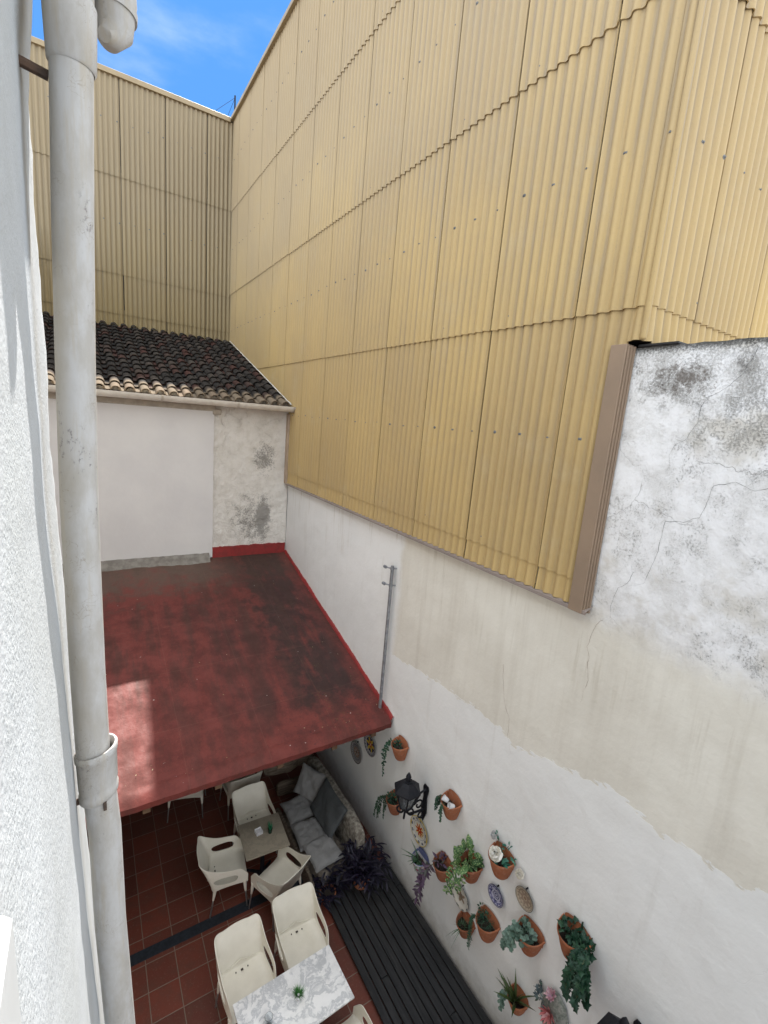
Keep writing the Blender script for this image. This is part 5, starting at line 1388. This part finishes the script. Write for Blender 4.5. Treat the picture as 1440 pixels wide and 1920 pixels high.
def m_fabric(name, c):
    n = Nd(name); P = n.obj()
    k = n.mix(n.ss(n.noise(P, 6, 5), 0.35, 0.7), c, tuple(x * 0.85 for x in c))
    h = n.noise(P, 5, 4, 0.5, 0.8); nm = n.bump(h, 0.03, 0.7); nm = n.bump(n.noise(P, 180, 2), 0.0008, 0.6, nm)
    return n.done(k, 0.95, nm, spec=0.15)
M_CUSH = m_fabric('light grey cushion cloth', (0.235, 0.23, 0.225)); M_CUSHD = m_fabric('charcoal cushion cloth', (0.070, 0.074, 0.076))
def cushion(c, hx, hy, th, M3, mat, label, seed):
    o = empty('cushion', c, label, 'cushion', 'cushions on the stone bench')
    bm = B()
    def cs(sgn):
        def fn(u, v):
            a = u * 2 - 1; b = v * 2 - 1
            pinch = 1 - 0.07 * (1 - abs(a) ** 2) * abs(b) ** 6 - 0.0
            pinch2 = 1 - 0.07 * (1 - abs(b) ** 2) * abs(a) ** 6
            h = th * (max(0, (1 - a ** 4) * (1 - b ** 4))) ** 0.42
            h *= 1 + 0.25 * fb(a * 2 + seed, b * 2, sgn)
            wr = 0.004 * fb(a * 6 + seed, b * 6, 3.0)
            return (a * hx * pinch2, b * hy * pinch, sgn * h + wr + 0.02 * fb(a * 1.3 + seed, b * 1.3, 7.0))
        return fn
    grid(bm, cs(1), 26, 26); grid(bm, cs(-1), 26, 26, True)
    bmesh.ops.remove_doubles(bm, verts=bm.verts[:], dist=0.0006)
    bmesh.ops.transform(bm, matrix=M3, verts=bm.verts[:])
    link('cover', bm, mat, o, smooth=True, local=True)
    bm = B(); n_ = 60; pts = []
    for i in range(n_ + 1):
        t = i / n_ * 4; k = int(t) % 4; f_ = t - int(t)
        a, b = ((-1 + 2*f_, -1), (1, -1 + 2*f_), (1 - 2*f_, 1), (-1, 1 - 2*f_))[k]
        pinch = 1 - 0.07 * (1 - abs(a) ** 2) * abs(b) ** 6; pinch2 = 1 - 0.07 * (1 - abs(b) ** 2) * abs(a) ** 6
        pts.append(M3 @ Vector((a * hx * pinch2, b * hy * pinch, 0.02 * fb(a * 1.3 + seed, b * 1.3, 7.0))))
    tube(bm, pts, 0.005, 6); link('piping', bm, mat, o, smooth=True, local=True)
    return o
CZ = FLOOR + 0.43
def RT(rx, ry, rz): return Matrix.Rotation(rz, 4, 'Z') @ Matrix.Rotation(ry, 4, 'Y') @ Matrix.Rotation(rx, 4, 'X')
cushion((2.78, 6.13, CZ), 0.25, 0.24, 0.06, RT(0.02, 0.0, 0.03), M_CUSH, 'light grey seat cushion furthest back, near the wooden boards', 1)
cushion((2.75, 5.61, CZ + 0.01), 0.24, 0.25, 0.06, RT(0.0, 0.03, -0.05), M_CUSH, 'light grey seat cushion in the middle of the bench', 2)
cushion((2.78, 5.20, CZ + 0.04), 0.24, 0.23, 0.06, RT(0.10, 0.0, 0.10), M_CUSH, 'light grey seat cushion nearest the potted purple plant', 3)
cushion((3.02, 6.30, CZ + 0.25), 0.24, 0.25, 0.06, RT(0.0, -1.05, 0.45), M_CUSH, 'light grey scatter cushion leaning in the back corner of the bench', 4)
cushion((3.06, 5.66, CZ + 0.27), 0.27, 0.38, 0.055, RT(0.0, -1.02, 0.02), M_CUSHD, 'large charcoal back cushion leaning on the stone ledge', 5)

# ---- purple potted plants on the deck
def purple(loc, label, R, n_, seed, potr=0.15, h=0.26):
    o = empty('purple_plant', loc, label, 'potted plant')
    bm = B(); N_ = 30
    prof = [(potr * 0.68, 0.0), (potr * 0.85, h * 0.5), (potr * 0.97, h * 0.82), (potr * 1.08, h * 0.83), (potr * 1.10, h), (potr * 0.98, h), (potr * 0.92, h * 0.85)]
    rings = [[bm.verts.new((r_ * math.cos(2*PI*i/N_), r_ * math.sin(2*PI*i/N_), z_)) for i in range(N_)] for r_, z_ in prof]
    for A, Bv in zip(rings, rings[1:]):
        for i in range(N_): bm.faces.new((A[i], A[(i+1) % N_], Bv[(i+1) % N_], Bv[i]))
    bm.faces.new(rings[0][::-1]); link('pot', bm, M_TERRA, o, smooth=True, local=True, angle=0.7)
    bm = B(); bm.faces.new([bm.verts.new((potr * 0.93 * math.cos(2*PI*i/N_), potr * 0.93 * math.sin(2*PI*i/N_), h * 0.88)) for i in range(N_)]); link('soil', bm, M_SOIL, o, local=True)
    bm = B(); sb = B(); rnd = random.Random(seed)
    for k in range(n_):
        an = rnd.uniform(0, 2 * PI); sp_ = rnd.uniform(0.15, 1.0); p = Vector((0.05 * math.cos(an), 0.05 * math.sin(an), h * 0.9)); v = Vector((math.cos(an) * sp_, math.sin(an) * sp_, 1.0 - 0.35 * sp_)).normalized()
        L = R * rnd.uniform(0.7, 1.35); t = 0; pts = [p.copy()]; st_ = 0.045; side = 1
        while t < L:
            v = (v + Vector((rnd.uniform(-.12, .12), rnd.uniform(-.12, .12), -0.14))).normalized(); p = p + v * st_; t += st_; pts.append(p.copy()); side = -side
            if p.z < 0.02: break
            if loc[0] + p.x > WX - 0.04: p.x = WX - 0.04 - loc[0]
            if t > 0.08:
                sd = v.cross(Vector((0, 0, 1))).normalized() * side
                leaf(bm, p, v * 0.6 + sd * rnd.uniform(0.5, 1.1) + Vector((0, 0, rnd.uniform(-.1, .5))), (0, 0, 1), rnd.uniform(0.10, 0.17), 0.034, 0.35, 4, 0)
        tube(sb, pts, 0.004, 5)
    link('foliage', bm, G_PURPLE, o, local=True); link('stem', sb, G_PURPLE, o, local=True)
    return o
purple((3.22, 4.78, FLOOR + 0.085), 'dark purple leafy plant spilling over a terracotta pot between the bench and the deck', 0.27, 66, 21)
purple((2.72, 4.86, FLOOR + 0.001), 'low dark bushy plant at the bench corner, left of the potted purple plant', 0.17, 36, 22, 0.11, 0.13)
purple((3.52, 1.95, FLOOR + 0.085), 'dark purple leafy plant on the deck at the bottom edge, tips only in view', 0.36, 40, 23, 0.13, 0.20)

# ---- things on the tables
def tabplant(loc, label, potmat, r_, h, gm, L, n_, name='table_plant', spread=0.9, W=0.006, bend=.4):
    o = empty(name, loc, label, 'potted plant'); bm = B(); N_ = 24
    prof = [(r_ * 0.75, 0.0), (r_ * 0.9, h * 0.5), (r_, h), (r_ * 0.88, h), (r_ * 0.8, h * 0.8)]
    rings = [[bm.verts.new((q * math.cos(2*PI*i/N_), q * math.sin(2*PI*i/N_), z_)) for i in range(N_)] for q, z_ in prof]
    for A, Bv in zip(rings, rings[1:]):
        for i in range(N_): bm.faces.new((A[i], A[(i+1) % N_], Bv[(i+1) % N_], Bv[i]))
    bm.faces.new(rings[0][::-1]); bm.faces.new(rings[-1])
    link('pot', bm, potmat, o, smooth=True, local=True, angle=0.7)
    bm = B(); rnd = random.Random(n_)
    for k in range(n_):
        an = rnd.uniform(0, 2 * PI); s = spread * rnd.uniform(0.05, 1.0)
        leaf(bm, (0.4 * r_ * math.cos(an), 0.4 * r_ * math.sin(an), h * 0.8), (math.cos(an) * s, math.sin(an) * s, 1), (-math.cos(an), -math.sin(an), s), L * rnd.uniform(0.6, 1.1), W, bend * rnd.random(), 4, 1)
    link('foliage', bm, gm, o, local=True); return o
tabplant((1.71, 3.53, TZ), 'tiny white pot of bright green artificial grass on the white marble table', M_CUP, 0.036, 0.055, G_BRIGHT, 0.085, 150, spread=1.3)
tabplant((2.10, 5.62, TZ), 'dark glass pot with a green spiky succulent on the brown grey marble table', simple('dark green glass pot', (0.01, 0.035, 0.022), None, 0.15), 0.034, 0.075, m_leaf('emerald succulent', (0.01, 0.13, 0.06), (0.02, 0.20, 0.09)), 0.11, 34, spread=0.45, W=0.018, bend=0.1)
o = empty('napkin_holder', (1.95, 5.69, TZ), 'small square white napkin holder on the brown grey marble table', 'napkin holder', rz=0.12)
bm = B()
A = [(-0.045, -0.045, 0.0), (0.045, -0.045, 0.0), (0.045, 0.045, 0.0), (-0.045, 0.045, 0.0)]
box(bm, (-0.046, -0.046, 0.0), (0.046, 0.046, 0.006)); box(bm, (-0.046, -0.046, 0.006), (-0.040, 0.046, 0.05)); box(bm, (0.040, -0.046, 0.006), (0.046, 0.046, 0.05)); box(bm, (-0.0398, 0.040, 0.006), (0.0398, 0.046, 0.05))
link('holder', bm, M_CUP, o, local=True)
bm = B(); box(bm, (-0.037, -0.040, 0.0065), (0.037, 0.037, 0.036), 0.003); link('napkins', bm, simple('paper napkin', (0.60, 0.58, 0.60), None, 0.9, 20), o, local=True)
def m_clear():
    n = Nd('clear drinking glass'); n.b.inputs['Transmission Weight'].default_value = 1.0; n.b.inputs['IOR'].default_value = 1.3
    return n.done((0.86, 0.90, 0.92), 0.05, spec=0.5)
o = empty('drinking_glass', (1.36, 3.46, TZ), 'clear empty glass tumbler on the white marble table', 'glass')
bm = B(); N_ = 32; prof = [(0.0, 0.0), (0.034, 0.0), (0.036, 0.003), (0.041, 0.12), (0.0385, 0.12), (0.033, 0.008), (0.0, 0.007)]
rings = [[bm.verts.new((q * math.cos(2*PI*i/N_), q * math.sin(2*PI*i/N_), z_)) for i in range(N_)] for q, z_ in prof]
for A, Bv in zip(rings, rings[1:]):
    for i in range(N_): bm.faces.new((A[i], A[(i+1) % N_], Bv[(i+1) % N_], Bv[i]))
bmesh.ops.remove_doubles(bm, verts=bm.verts[:], dist=1e-5)
link('tumbler', bm, m_clear(), o, smooth=True, local=True, angle=0.8)
